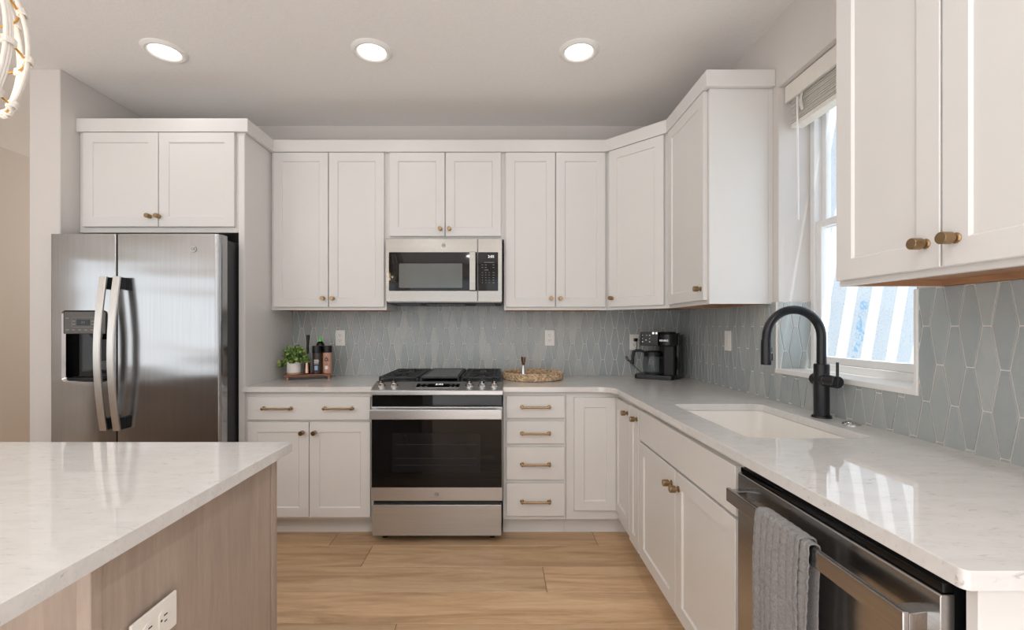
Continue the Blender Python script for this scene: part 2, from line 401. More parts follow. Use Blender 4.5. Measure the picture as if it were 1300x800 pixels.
def boolean(bm_a, cutters):
    def tmp(b):
        me = bpy.data.meshes.new('t'); bmesh.ops.recalc_face_normals(b, faces=b.faces); b.to_mesh(me); b.free()
        o = bpy.data.objects.new('t', me); C.objects.link(o); return o
    a = tmp(bm_a); cs = [tmp(c) for c in cutters]
    for c in cs:
        md = a.modifiers.new('b', 'BOOLEAN'); md.operation = 'DIFFERENCE'; md.solver = 'EXACT'; md.object = c
    dg = bpy.context.evaluated_depsgraph_get(); ev = a.evaluated_get(dg); me = bpy.data.meshes.new_from_object(ev)
    out = bmesh.new(); out.from_mesh(me)
    for o in [a] + cs:
        m = o.data; bpy.data.objects.remove(o); bpy.data.meshes.remove(m)
    bpy.data.meshes.remove(me)
    return out
def text_bm(s, size, depth=0.0004, align='CENTER'):
    cu = bpy.data.curves.new('t', 'FONT'); cu.body = s; cu.size = size; cu.extrude = depth; cu.align_x = align; cu.align_y = 'CENTER'; cu.resolution_u = 3
    o = bpy.data.objects.new('t', cu); C.objects.link(o)
    dg = bpy.context.evaluated_depsgraph_get(); me = bpy.data.meshes.new_from_object(o.evaluated_get(dg))
    b = bmesh.new(); b.from_mesh(me); bpy.data.objects.remove(o); bpy.data.curves.remove(cu); bpy.data.meshes.remove(me)
    bmesh.ops.transform(b, matrix=Matrix(((1, 0, 0, 0), (0, 0, 1, 0), (0, 1, 0, 0), (0, 0, 0, 1))), verts=b.verts)  # (x,y,z)->(u,o,w)
    return b
def to_bm(bm, t): merge(bm, t); return bm

BACK, WR, HX = 3.30, 1.32, -4.06          # back wall y, right wall x, hall wall x
S_L, S_R, S_F = -2.672, -2.497, 2.569     # stub wall beside the fridge
W0, W1, WZ0, WZ1 = 1.43, 2.137, 1.054, 2.387   # window opening in the right wall
TT = 1.372                                 # top of the tiling

# ------------------------------------------------------------------ room shell
def make_floor():
    bm = new_bm(); lay = bm.loops.layers.color.new('plank')
    edges = [2.590 - 0.2265 * k for k in range(-18, 32)]
    fixed = {2.590: [-0.978, 0.567], 2.3635: [-0.7256], 2.137: [0.2254], 1.9105: [-1.5, 0.9], 1.684: [-0.433]}
    for e in edges:
        y0, y1 = e, e + 0.2265
        if y1 > 6.5 or y0 < -4.5: continue
        js = next((v for k, v in fixed.items() if abs(k - e) < 0.01), None)
        if js is None: a = random.uniform(-1, 0.4); js = [a]
        xs = sorted(js)
        while xs[0] > HX: xs.insert(0, xs[0] - 1.5)
        while xs[-1] < 1.6: xs.append(xs[-1] + 1.5)
        xs[0] = max(xs[0], HX - 0.1); xs[-1] = min(xs[-1], 1.45)
        for x0, x1 in zip(xs, xs[1:]):
            if x1 - x0 < 0.02: continue
            c = (random.random(), random.random(), random.random(), 1); g = 0.0009
            o = [(x0 + g, y0 + g), (x1 - g, y0 + g), (x1 - g, y1 - g), (x0 + g, y1 - g)]
            inn = [(x0 + 3 * g, y0 + 3 * g), (x1 - 3 * g, y0 + 3 * g), (x1 - 3 * g, y1 - 3 * g), (x0 + 3 * g, y1 - 3 * g)]
            vo = [bm.verts.new((*p, -0.003)) for p in o]; vi = [bm.verts.new((*p, 0)) for p in inn]
            fs = [bm.faces.new(vi)] + [bm.faces.new((vo[k], vo[(k + 1) % 4], vi[(k + 1) % 4], vi[k])) for k in range(4)]
            for f in fs:
                for l in f.loops: l[lay] = c
    t = box(HX - 0.1, 1.45, -4.5, 6.5, -0.08, -0.003)
    base = len(bm.faces); merge(bm, t); bm.faces.ensure_lookup_table()
    for f in bm.faces[base:]: f.material_index = 1
    return struct('floor', bm, [M['floor'], M['gap']])
make_floor()
struct('ceiling', box(HX - 0.12, 1.56, -4.6, 6.6, CEIL, CEIL + 0.12), M['ceil'])
bm = new_bm()
add_box(bm, S_L, 1.56, BACK, BACK + 0.15, 0, CEIL)
struct('wall_back', bm, M['wall'])
struct('wall_stub', box(S_L, S_R, S_F, BACK, 0, CEIL, 0.004, 1), M['wall'])
bm = new_bm()
X1 = 1.535
add_box(bm, WR, X1, -4.6, W0, 0, CEIL); add_box(bm, WR, X1, W1, BACK, 0, CEIL)
add_box(bm, WR, X1, W0, W1, 0, WZ0); add_box(bm, WR, X1, W0, W1, WZ1, CEIL)
struct('wall_right', bm, M['wall'])
bm = box(HX - 0.12, HX, -4.6, -2.7, 0, CEIL); add_box(bm, HX - 0.12, HX, 0.7, 6.6, 0, CEIL); add_box(bm, HX - 0.12, HX, -2.7, 0.7, 0, 0.82); add_box(bm, HX - 0.12, HX, -2.7, 0.7, 1.92, CEIL)
struct('wall_left', bm, M['hall'])
struct('trim_7', box(HX + 0.0005, HX + 0.06, -2.8, 0.8, 0.62, 0.76, 0.004, 1), M['trim'], label='white ledge under the side windows')
struct('wall_hall', box(HX, S_L, 6.4, 6.52, 0, CEIL), M['hall'])
struct('wall_hall_right', box(S_L, S_L + 0.12, BACK + 0.15, 6.4, 0, CEIL), M['hall'])
bm = new_bm()   # wall behind the camera with its three window openings
xs = [HX, -3.8, -2.4, -2.05, -0.65, -0.3, 1.1, WR]
for k in range(0, 8, 2): add_box(bm, xs[k], xs[k + 1], -4.62, -4.5, 0, CEIL)
for k in range(1, 7, 2): add_box(bm, xs[k], xs[k + 1], -4.62, -4.5, 0, 0.45); add_box(bm, xs[k], xs[k + 1], -4.62, -4.5, 2.42, CEIL)
struct('wall_rear', bm, M['wall'])

# kitchen window: vinyl single-hung unit set deep in the wall
win = thing('window_1', 'white vinyl single-hung window above the sink', None, (1.50, (W0 + W1) / 2, WZ0), kind='structure')
fx0, fx1 = 1.467, 1.53
def ring_yz(bm, x0, x1, y0, y1, z0, z1, w, wb=None, bev=0.002):
    wb = wb or w
    add_box(bm, x0, x1, y0, y0 + w, z0, z1, bev, 1); add_box(bm, x0, x1, y1 - w, y1, z0, z1, bev, 1)
    add_box(bm, x0, x1, y0 + w, y1 - w, z0, z0 + wb, bev, 1); add_box(bm, x0, x1, y0 + w, y1 - w, z1 - w, z1, bev, 1); return bm
obj('window_frame', ring_yz(new_bm(), fx0, fx1, W0, W1, WZ0, WZ1, 0.030, 0.034), M['vinyl'], win)
mr = 1.722
obj('sash', ring_yz(new_bm(), 1.476, 1.500, W0 + 0.030, W1 - 0.030, WZ0 + 0.034, mr + 0.02, 0.032), M['vinyl'], win)
obj('sash', ring_yz(new_bm(), 1.502, 1.526, W0 + 0.030, W1 - 0.030, mr - 0.015, WZ1 - 0.030, 0.028), M['vinyl'], win)
obj('window_pane', box(1.486, 1.490, W0 + 0.060, W1 - 0.060, WZ0 + 0.064, mr - 0.010), M['pane'], win)
obj('window_pane', box(1.512, 1.516, W0 + 0.056, W1 - 0.056, mr + 0.012, WZ1 - 0.056), M['pane'], win)
struct('trim_1', add_box(box(WR - 0.004, fx0, W0, W1, WZ0 - 0.016, WZ0 + 0.003, 0.002, 1), WR - 0.012, WR - 0.0005, W0 - 0.014, W1 + 0.010, WZ0 - 0.018, WZ0 + 0.003, 0.002, 1), M['trim'], label='white sill ledge under the kitchen window')
bm = box(WR - 0.012, WR - 0.0005, W0 - 0.014, W0, WZ0, TT, 0.002, 1)
struct('trim_2', bm, M['trim'], label='white edging strip beside the window')
bm = box(WR - 0.010, WR - 0.0005, W1, W1 + 0.008, WZ0, TT, 0.002, 1)
struct('trim_3', bm, M['trim'], label='white edging strip on the far side of the window')

# ------------------------------------------------------------------ picket tile backsplash
P_, LV, W_, w_ = 0.087, 0.1157, 0.0645, 0.0225
def clip(poly, ax, lim, keep_less):
    out = []
    for i in range(len(poly)):
        a, b = poly[i], poly[(i + 1) % len(poly)]
        ia = (a[ax] <= lim) if keep_less else (a[ax] >= lim); ib = (b[ax] <= lim) if keep_less else (b[ax] >= lim)
        if ia: out.append(a)
        if ia != ib:
            t = (lim - a[ax]) / (b[ax] - a[ax]); out.append(tuple(a[k] + t * (b[k] - a[k]) for k in range(3)))
    return out
def clip_rect(poly, r):
    for ax, lim, less in ((0, r[0], False), (0, r[1], True), (2, r[2], False), (2, r[3], True)):
        poly = clip(poly, ax, lim, less)
        if len(poly) < 3: return []
    return poly
def tile_mesh(rects, u_lo, u_hi, phase, z_lo, z_hi, m, zl=0.908):
    """tiles in (u, o, w); u along wall"""
    bm = new_bm(); lay = bm.loops.layers.color.new('tint'); g = 0.0019; ch = 0.0012; th = 0.006
    k = int((u_lo - phase) / (P_ / 2)) - 2
    while phase + k * P_ / 2 < u_hi + P_:
        cu = phase + k * P_ / 2; lev = -2 + (k % 2)
        while zl + lev * LV < z_hi:
            z0 = zl + lev * LV; zc = z0 + LV; z1 = zc + LV
            if z1 > z_lo:
                def hexa(d):
                    a, b = W_ / 2 - d, w_ / 2 - d * 0.8
                    return [(cu - b, z0 + d), (cu + b, z0 + d), (cu + a, zc), (cu + b, z1 - d), (cu - b, z1 - d), (cu - a, zc)]
                ho, hi = hexa(g), hexa(g + ch); tint = random.random()
                polys = [[(p[0], th, p[1]) for p in hi]]
                for q in range(6):
                    r = (q + 1) % 6
                    polys.append([(ho[q][0], th * 0.62, ho[q][1]), (ho[r][0], th * 0.62, ho[r][1]), (hi[r][0], th, hi[r][1]), (hi[q][0], th, hi[q][1])])
                for pl in polys:
                    for rc in rects:
                        c = clip_rect(pl, rc)
                        if len(c) >= 3:
                            f = bm.faces.new([bm.verts.new(v) for v in c])
                            for l in f.loops: l[lay] = (tint, tint, tint, 1)
            lev += 2
        k += 1
    n0 = len(bm.faces)
    for rc in rects: add_box(bm, rc[0], rc[1], 0.0, th * 0.5, rc[2], rc[3])
    bm.faces.ensure_lookup_table()
    for f in bm.faces[n0:]: f.material_index = 1
    xf(bm, m); return bm
def orient(bm, d):
    """make every face look toward d's side"""
    d = Vector(d); bm.normal_update()
    for f in bm.faces:
        if f.normal.dot(d) < -1e-4: f.normal_flip()
fb = frame((0, BACK - 0.0005, 0), (1, 0, 0), (0, -1, 0))
P_ = 0.0878
bm = tile_mesh([(-1.507, WR - 0.008, CT, 1.43)], -1.51, WR, -1.046, CT, 1.43, fb, 0.900); orient(bm, (0, -1, 0))
o = obj('tile_backsplash', bm, [M['tile'], M['grout']], sm=False, recalc=False)
tag(o, 'blue grey picket tile backsplash on the wall behind the range', 'backsplash')
P_ = 0.087
fr_ = frame((WR - 0.0005, 0, 0), (0, -1, 0), (-1, 0, 0))     # u = -y
rr = [(-BACK + 0.008, -W1 - 0.008, CT, TT), (-W1 - 0.008, -W0 + 0.014, CT, WZ0 - 0.018), (-W0 + 0.014, -0.66, CT, TT)]
bm = tile_mesh(rr, -BACK, -0.66, -1.1756, CT, TT, fr_); orient(bm, (-1, 0, 0))
o = obj('tile_backsplash', bm, [M['tile'], M['grout']], sm=False, recalc=False)
tag(o, 'blue grey picket tile backsplash around the window over the sink', 'backsplash')
fj = frame((0, W1 - 0.0005, 0), (1, 0, 0), (0, -1, 0))
bm = tile_mesh([(WR - 0.004, fx0 - 0.001, WZ0 + 0.003, TT)], WR, fx0, 1.352, WZ0, TT, fj); orient(bm, (0, -1, 0))
o = obj('tile_backsplash', bm, [M['tile'], M['grout']], sm=False, recalc=False)
tag(o, 'patch of picket tile lining the far window jamb', 'backsplash')

# ------------------------------------------------------------------ outside the window
o = struct('wall_exterior', box(1.57, 6.0, 3.5, 3.7, -0.3, 4.4), M['stucco'])
struct('wall_exterior_skin', add_box(add_box(box(1.536, 1.565, -4.6, W0, -0.3, 3.0), 1.536, 1.565, W1, 3.5, -0.3, 3.0), 1.536, 1.565, W0, W1, -0.3, WZ0 - 0.01), M['stucco'])
struct('ground_outside', box(1.536, 8.0, -4.6, 3.5, -0.35, -0.3), plain('pale_concrete', (190, 188, 184), 0.9, vary=0.08))
M['stone'] = plain('pale_render', (206, 204, 200), 0.9, vary=0.04, nscale=3)
struct('wall_added_left', box(-6.8, -6.6, -7.0, 6.6, -0.3, 3.2), M['stone'])  # added wall, hides bright sky from the side window and fridge reflection
struct('wall_added_rear', box(-6.8, 4.0, -8.2, -8.0, -0.3, 3.0), M['stone'])  # added wall, hides bright sky behind the rear windows
struct('ground_side', box(-6.8, HX - 0.13, -8.0, 6.6, -0.35, -0.3), plain('side_paving', (180, 176, 170), 0.9, vary=0.08))
struct('ground_rear', box(HX - 0.13, 1.535, -8.0, -4.63, -0.35, -0.3), plain('rear_paving', (180, 176, 170), 0.9, vary=0.08))
eave = struct('trim_4', box(1.20, 1.683, -4.6, 3.49, 3.2, 3.32), M['trim'], label='unseen eave added to trim the sun streak on the window jamb')  # out of view, added so its edge narrows the sun streak on the jamb
slat0 = None
for k in range(15):
    xc = 3.011 - 0.095 + 0.195 * (k - 6) + 0.0
    if xc < 1.72 or xc > 4.6: continue
    o = obj('pergola_slat', box(-0.051, 0.051, -1.7, 1.745, -0.045, 0.045, 0.002, 1), M['trim'], None) if slat0 is None else slat0.copy()
    if slat0 is None: slat0 = o
    else: C.objects.link(o)
    o.location = (xc, 1.745, 3.2)
    tag(o, 'white overhead pergola slat outside the kitchen window', 'slat', 'pergola slats outside the window')

# ------------------------------------------------------------------ window blind, raised
bl = thing('window_blind', 'white slatted blind raised to the top of the kitchen window', 'blind', (1.40, (W0 + W1) / 2, WZ1 - 0.006))
by0, by1 = W0 + 0.006, W1 - 0.006
obj('valance', box(1.345, 1.357, by0, by1, 2.305, WZ1 - 0.004, 0.003), M['blind'], bl)
obj('headrail', box(1.360, 1.415, by0 + 0.01, by1 - 0.01, 2.335, WZ1 - 0.002, 0.003), M['blind'], bl)
bm = new_bm()
for k in range(11):
    z = 2.208 + k * 0.0105; j = random.uniform(-0.004, 0.004)
    add_box(bm, 1.367 + j, 1.417 + j, by0 + 0.012, by1 - 0.012, z, z + 0.0035, 0.001, 1)
obj('slats', bm, M['blind'], bl)
obj('bottom_rail', box(1.366, 1.420, by0 + 0.012, by1 - 0.012, 2.182, 2.204, 0.004), M['blind'], bl)
for y in (W1 - 0.10, W0 + 0.10):
    bm = new_bm()
    for k in range(7): add_tube(bm, [(1.363 - 0.004 * math.sin(k), y + 0.004 * k - 0.012, 2.325), (1.356, y + 0.003 * k - 0.008, 2.28 - 0.01 * (k % 3)), (1.362, y + 0.002 * k - 0.01, 2.23)], 0.0014, 6)
    obj('ladder_cord', bm, M['blind'], bl)
obj('wand', add_cyl(new_bm(), (1.352, W1 - 0.085, 2.30), (1.356, W1 - 0.085, 1.74), 0.0045, 8), M['vinyl'], bl)

# ------------------------------------------------------------------ recessed ceiling lights
def make_downlight(power=0.8):
    t = thing('recessed_light', '', 'ceiling light', (0, 0, CEIL))
    obj('trim_ring', add_lathe(new_bm(), [(0.072, -0.006), (0.078, -0.012), (0.090, -0.014), (0.104, -0.006), (0.108, 0.0), (0.070, 0.0)], 40, None, False), M['trim'], t, world=False)
    obj('lens', add_lathe(new_bm(), [(0, -0.011), (0.055, -0.0105), (0.0715, -0.006), (0.0715, -0.002), (0, -0.002)], 40), M['lens'], t, world=False)
    l = bpy.data.lights.new('downlight_glow', 'AREA'); l.shape = 'DISK'; l.size = 0.13; l.energy = power; l.color = (0.98, 0.985, 1.0)
    lo = bpy.data.objects.new('downlight_glow', l); C.objects.link(lo); lo.parent = t; lo.location = (0, 0, -0.014)
    return t
dl = make_downlight()
dl.location = (-1.777, 2.40, CEIL); dl['label'] = 'lit round ceiling light above the refrigerator'; dl['group'] = 'recessed ceiling lights'
dup(dl, None, (-0.677, 2.40, CEIL), None, 'lit round ceiling light in the middle, left of the one over the drawers')
dup(dl, None, (0.422, 2.40, CEIL), None, 'lit round ceiling light nearest the window')
bk = make_downlight(8.0)
for k, (x, y) in enumerate(BACK_LIGHTS):
    b_ = bk if k == 0 else dup(bk)
    b_.location = (x, y, CEIL); tag(b_, 'unseen ceiling light added to brighten the room behind the camera', 'ceiling light', 'added ceiling lights behind the camera')

# ------------------------------------------------------------------ hardware
def knob_bm():
    prof = [(0, 0), (0.0115, 0), (0.0120, 0.002), (0.010, 0.0045), (0.0062, 0.006), (0.0058, 0.012), (0.0125, 0.0135), (0.0135, 0.0150), (0.0135, 0.0345), (0.0125, 0.036), (0, 0.036)]
    return add_lathe(new_bm(), prof, 24, axis_mat((0, 0, 0), (0, -1, 0)))
def pull_bm():
    bm = new_bm()
    for s in (-1, 1):
        add_lathe(bm, [(0, 0), (0.011, 0), (0.0115, 0.003), (0.006, 0.006), (0.0052, 0.022), (0.0085, 0.024), (0.0085, 0.033), (0, 0.035)], 18, axis_mat((s * 0.080, 0, 0), (0, -1, 0)))
    add_cyl(bm, (-0.080, -0.028, 0), (0.080, -0.028, 0), 0.0062, 14)
    return bm
KNOB = None; PULL = None
def ang(o): return math.atan2(o[1], o[0]) + PI / 2
def put(kind, par, p, o):
    """knob or pull on face point p, pointing along o"""
    global KNOB, PULL
    src = KNOB if kind == 'knob' else PULL
    if src is None:
        me = (knob_bm if kind == 'knob' else pull_bm)(); n = obj('knob' if kind == 'knob' else 'handle', me, M['gold'], None, world=False)
        if kind == 'knob': KNOB = n
        else: PULL = n
    else:
        n = src.copy(); C.objects.link(n)
    n.parent = par; n.location = world_m(par).inverted() @ Vector(p); n.rotation_euler = (0, 0, ang(o) - world_m(par).to_euler().z)
    return n

def shaker(u0, u1, w0, w1, t=0.020, rail=0.057, rec=0.007):
    """shaker door in (u,o,w); back face on o=0"""
    bm = new_bm(); c = 0.0016
    def R(a, o): return [bm.verts.new((u0 + a, o, w0 + a)), bm.verts.new((u1 - a, o, w0 + a)), bm.verts.new((u1 - a, o, w1 - a)), bm.verts.new((u0 + a, o, w1 - a))]
    L = [R(0, 0), R(0, t - c), R(c, t), R(rail, t), R(rail + 0.0045, t - rec), ]
    bm.faces.new(L[0])
    for a, b in zip(L, L[1:]):
        for k in range(4): bm.faces.new((a[k], a[(k + 1) % 4], b[(k + 1) % 4], b[k]))
    bm.faces.new(L[-1]); return bm
def slab(u0, u1, w0, w1, t=0.020):
    bm = new_bm(); c = 0.002
    def R(a, o): return [bm.verts.new((u0 + a, o, w0 + a)), bm.verts.new((u1 - a, o, w0 + a)), bm.verts.new((u1 - a, o, w1 - a)), bm.verts.new((u0 + a, o, w1 - a))]
    L = [R(0, 0), R(0, t - c), R(c, t)]
    bm.faces.new(L[0])
    for a, b in zip(L, L[1:]):
        for k in range(4): bm.faces.new((a[k], a[(k + 1) % 4], b[(k + 1) % 4], b[k]))
    bm.faces.new(L[-1]); return bm
def front(par, m, kind, u0, u1, w0, w1, knob=None, pulls=(), gap=0.0015, name=None):
    """door or drawer front on plane m; knob=(u,w)"""
    bm = (shaker if kind == 'door' else slab)(u0, u1, w0, w1)
    off = Matrix.Translation((0, gap, 0)); xf(bm, m @ off)
    d = obj(name or ('door' if kind == 'door' else 'drawer'), bm, M['paint'], par, sm=False)
    o = m.to_3x3() @ Vector((0, 1, 0))
    if knob: put('knob', d, m @ Vector((knob[0], 0.020 + gap, knob[1])), o)
    for p in pulls: put('pull', d, m @ Vector((p[0], 0.020 + gap, p[1])), o)
    return d
CB = 0.871    # underside of the worktop
def wall_cabinet(label, m, width, depth, z0, z1, group=None, under=True, loc=None):
    """carcass behind plane m (u from 0 to width), with recessed wooden underside"""
    org = m @ Vector((width / 2, 0, z0))
    t = thing('wall_cabinet', label, 'cabinet', org, 0, group)
    bm = new_bm(); add_box(bm, 0.0005, width - 0.0005, -depth + 0.001, 0, z0 + 0.022, z1)
    add_box(bm, 0.0005, width - 0.0005, -0.019, 0, z0, z0 + 0.022)
    add_box(bm, 0.0005, 0.013, -depth + 0.001, -0.019, z0, z0 + 0.022); add_box(bm, width - 0.013, width - 0.0005, -depth + 0.001, -0.019, z0, z0 + 0.022)
    xf(bm, m); obj('carcass', bm, M['paint'], t, sm=False)
    if under:
        bm = box(0.013, width - 0.013, -depth + 0.002, -0.019, z0 + 0.018, z0 + 0.0215); add_box(bm, 0.013, 0.0145, -depth + 0.002, -0.019, z0 + 0.0005, z0 + 0.018)
        add_box(bm, width - 0.0145, width - 0.013, -depth + 0.002, -0.019, z0 + 0.0005, z0 + 0.018)
        add_box(bm, 0.0145, width - 0.0145, -depth + 0.002, -depth + 0.014, z0 + 0.0005, z0 + 0.018)
        xf(bm, m); obj('underside_panel', bm, M['cab_wood'], t, sm=False)
    return t
ZU0, ZU1, ZD0, ZD1 = 1.365, 2.44, 1.385, 2.402
YU = BACK - 0.305      # uppers face
YB = BACK - 0.61       # base face

# ------------------------------------------------------------------ upper cabinets
m = frame((-1.509, YU, 0), (1, 0, 0), (0, -1, 0))
t = wall_cabinet('tall white wall cabinet between the refrigerator panel and the microwave', m, 0.763, 0.305, ZU0, ZU1)
front(t, m, 'door', 0.020, 0.381, ZD0, ZD1, (0.353, 1.441)); front(t, m, 'door', 0.387, 0.750, ZD0, ZD1, (0.415, 1.441))
m = frame((-0.746, YU, 0), (1, 0, 0), (0, -1, 0))
t = wall_cabinet('short white wall cabinet directly above the microwave', m, 0.777, 0.305, 1.832, ZU1, under=False)
front(t, m, 'door', 0.022, 0.386, 1.851, ZD1, (0.358, 1.897)); front(t, m, 'door', 0.392, 0.757, 1.851, ZD1, (0.418, 1.897))
m = frame((0.031, YU, 0), (1, 0, 0), (0, -1, 0))
t = wall_cabinet('tall white wall cabinet right of the microwave, over the drawers', m, 0.679, 0.305, ZU0, ZU1)
front(t, m, 'door', 0.011, 0.335, ZD0, ZD1, (0.308, 1.441)); front(t, m, 'door', 0.342, 0.666, ZD0, ZD1, (0.368, 1.441))
# diagonal corner cabinet
a = Vector((0.710, YU)); b = Vector((WR - 0.305, YB)); dv = (b - a).normalized(); L = (b - a).length
m = frame((a.x, a.y, 0), (dv.x, dv.y, 0), (dv.y, -dv.x, 0))
t = thing('wall_cabinet', 'white diagonal corner wall cabinet above the coffee maker', 'cabinet', (0.95, 3.0, ZU0))
pts = [(a.x + 0.0005, a.y), (b.x, b.y + 0.0005), (WR - 0.001, YB + 0.0005), (WR - 0.001, BACK - 0.001), (a.x + 0.0005, BACK - 0.001)]
bm = add_poly_prism(new_bm(), pts, ZU0 + 0.022, ZU1)
t2 = box(0.002, L - 0.002, -0.019, 0, ZU0, ZU0 + 0.022); xf(t2, m); merge(bm, t2)
obj('carcass', bm, M['paint'], t, sm=False)
pts2 = [(a.x + 0.014, a.y + 0.02), (b.x + 0.004, b.y + 0.03), (WR - 0.02, YB + 0.01), (WR - 0.02, BACK - 0.02), (a.x + 0.014, BACK - 0.02)]
obj('underside_panel', add_poly_prism(new_bm(), pts2, ZU0 + 0.012, ZU0 + 0.0215), M['cab_wood'], t, sm=False)
front(t, m, 'door', 0.030, L - 0.030, ZD0, ZD1, (0.056, 1.441))
# end cabinet on the right wall, far side of the window
m = frame((WR - 0.305, YB, 0), (0, -1, 0), (-1, 0, 0))
t = wall_cabinet('white wall cabinet on the side wall left of the window, plain end panel', m, 0.505, 0.304, ZU0, ZU1)
front(t, m, 'door', 0.020, 0.485, ZD0, ZD1, (0.459, 1.441))
bm = box(WR - 0.020, WR - 0.001, 2.181, 2.1848, ZU0, 2.405); obj('end_scribe', bm, M['paint'], t, sm=False)
# near cabinet on the right wall
m = frame((WR - 0.305, 1.349, 0), (0, -1, 0), (-1, 0, 0))
t = wall_cabinet('white wall cabinet at upper right, on the near side of the window', m, 0.665, 0.304, ZU0 + 0.008, ZU1)
front(t, m, 'door', 0.014, 0.3285, ZD0 + 0.003, ZD1, (0.296, 1.446)); front(t, m, 'door', 0.3335, 0.648, ZD0 + 0.003, ZD1, (0.366, 1.446))
# cabinet over the refrigerator and its tall side panel
m = frame((S_R + 0.001, YB, 0), (1, 0, 0), (0, -1, 0)); x0 = S_R + 0.001
t = wall_cabinet('wide white cabinet over the stainless refrigerator', m, 0.948, 0.609, 1.815, ZU1, under=False)
front(t, m, 'door', -2.460 - x0, -2.016 - x0, 1.846, ZD1, (-2.060 - x0, 1.905)); front(t, m, 'door', -2.011 - x0, -1.566 - x0, 1.846, ZD1, (-2.006 - x0, 1.905))
bm = box(-1.5475, -1.510, YB - 0.004, BACK - 0.001, 0, ZU1 - 0.0005, 0.001, 1)
add_box(bm, -1.5465, -1.511, YB - 0.010, YB - 0.003, 0.10, 2.39, 0.002, 1)
tag(obj('side_panel', bm, M['paint'], sm=False), 'tall white panel enclosing the right side of the refrigerator', 'panel')

# crown running round all the cabinets
def strip(pts, th, z0, z1, bev=0.002):
    """wall of thickness th to the left of the polyline"""
    n = len(pts); out = []
    P = [Vector(p) for p in pts]
    for i in range(n):
        ds = []
        if i > 0: ds.append((P[i] - P[i - 1]).normalized())
        if i < n - 1: ds.append((P[i + 1] - P[i]).normalized())
        ns = [Vector((-d.y, d.x)) for d in ds]; s = ns[0] if len(ns) == 1 else (ns[0] + ns[1]).normalized()
        k = 1 / max(0.3, s.dot(ns[0])); out.append(P[i] + s * th * k)
    return add_poly_prism(new_bm(), [tuple(p) for p in P] + [tuple(p) for p in reversed(out)], z0, z1, bev, 1)
c_ = 0.026
dn = Vector((dv.y, -dv.x)) * c_
crown = [(S_R + 0.001, YB - c_), (-1.484, YB - c_), (-1.484, YU - c_)]
# intersections with the diagonal's offset line
def isect(p, d, q, e):
    k = ((q - p).x * e.y - (q - p).y * e.x) / (d.x * e.y - d.y * e.x); return p + d * k
A = a + dn
crown.append(tuple(isect(A, dv, Vector((0, YU - c_)), Vector((1, 0)))))
crown.append(tuple(isect(A, dv, Vector((WR - 0.305 - c_, 0)), Vector((0, 1)))))
crown += [(WR - 0.305 - c_, 2.185 - c_), (WR - 0.001, 2.185 - c_)]
struct('trim_5', strip(crown, c_ - 0.003, 2.405, 2.484), M['paint'], label='flat white crown board along the tops of the wall cabinets')
struct('trim_6', strip([(WR - 0.001, 1.349 + c_), (WR - 0.305 - c_, 1.349 + c_), (WR - 0.305 - c_, 0.684)], c_ - 0.003, 2.405, 2.484), M['paint'], label='crown board on the near right wall cabinet')

# ------------------------------------------------------------------ base cabinets
def base_cabinet(label, m, width, depth=0.609, top=CB, toe=0.075, notch=0.0):
    t = thing('base_cabinet', label, 'cabinet', m @ Vector((width / 2, 0, 0)))
    bm = box(0.0005, width - 0.0005, -depth, 0, 0.110, top - 0.0005 - notch)
    if notch: add_box(bm, 0.0005, width - 0.0005, -0.03, 0, top - notch - 0.001, top - 0.0005)
    obj('carcass', xf(bm, m), M['paint'], t, sm=False)
    obj('toe_kick', xf(box(0.0005, width - 0.0005, -depth, -toe, 0.0, 0.1095), m), M['paint'], t, sm=False)
    return t
m = frame((-1.509, YB, 0), (1, 0, 0), (0, -1, 0)); x0 = -1.509
t = base_cabinet('white base cabinet left of the range, two doors under one wide drawer', m, 0.763)
front(t, m, 'drawer', -1.488 - x0, -0.763 - x0, 0.704, 0.840, pulls=[(-1.307 - x0, 0.775), (-0.947 - x0, 0.775)])
front(t, m, 'door', -1.488 - x0, -1.126 - x0, 0.129, 0.690, (-1.160 - x0, 0.631)); front(t, m, 'door', -1.121 - x0, -0.763 - x0, 0.129, 0.690, (-1.087 - x0, 0.631))
m = frame((0.022, YB, 0), (1, 0, 0), (0, -1, 0)); x0 = 0.022
t = base_cabinet('white four-drawer base cabinet right of the range', m, 0.373)
for za, zb, zp in ((0.715, 0.846, 0.782), (0.564, 0.697, 0.628), (0.351, 0.543, 0.445), (0.136, 0.329, 0.226)):
    front(t, m, 'drawer', 0.042 - x0, 0.385 - x0, za, zb, pulls=[(0.213 - x0, zp)])
# corner cabinet with its folding door
t = thing('base_cabinet', 'white corner base cabinet under the coffee maker, doors meeting at the inner corner', 'cabinet', (0.9, 3.0, 0))
XR = WR - 0.61     # right run face
bm = add_poly_prism(new_bm(), [(0.396, YB), (XR, YB), (XR, 2.400), (WR - 0.002, 2.400), (WR - 0.002, BACK - 0.002), (0.396, BACK - 0.002)], 0.110, CB - 0.0005)
obj('carcass', bm, M['paint'], t, sm=False)
bm = add_poly_prism(new_bm(), [(0.396, YB + 0.075), (XR + 0.075, YB + 0.075), (XR + 0.075, 2.400), (WR - 0.002, 2.400), (WR - 0.002, BACK - 0.002), (0.396, BACK - 0.002)], 0.0, 0.1095)
obj('toe_kick', bm, M['paint'], t, sm=False)
m = frame((0, YB, 0), (1, 0, 0), (0, -1, 0)); front(t, m, 'door', 0.442, XR - 0.0225, 0.168, 0.836)
mR = frame((XR, 0, 0), (0, -1, 0), (-1, 0, 0))     # u = -y
front(t, mR, 'door', -YB + 0.0005, -2.404, 0.168, 0.836, (-2.430, 0.790))
t = base_cabinet('narrow white base cabinet between the corner and the sink cabinet', frame((XR, 2.3995, 0), (0, -1, 0), (-1, 0, 0)), 0.174)
front(t, mR, 'door', -2.398, -2.238, 0.129, 0.843, (-2.264, 0.791))
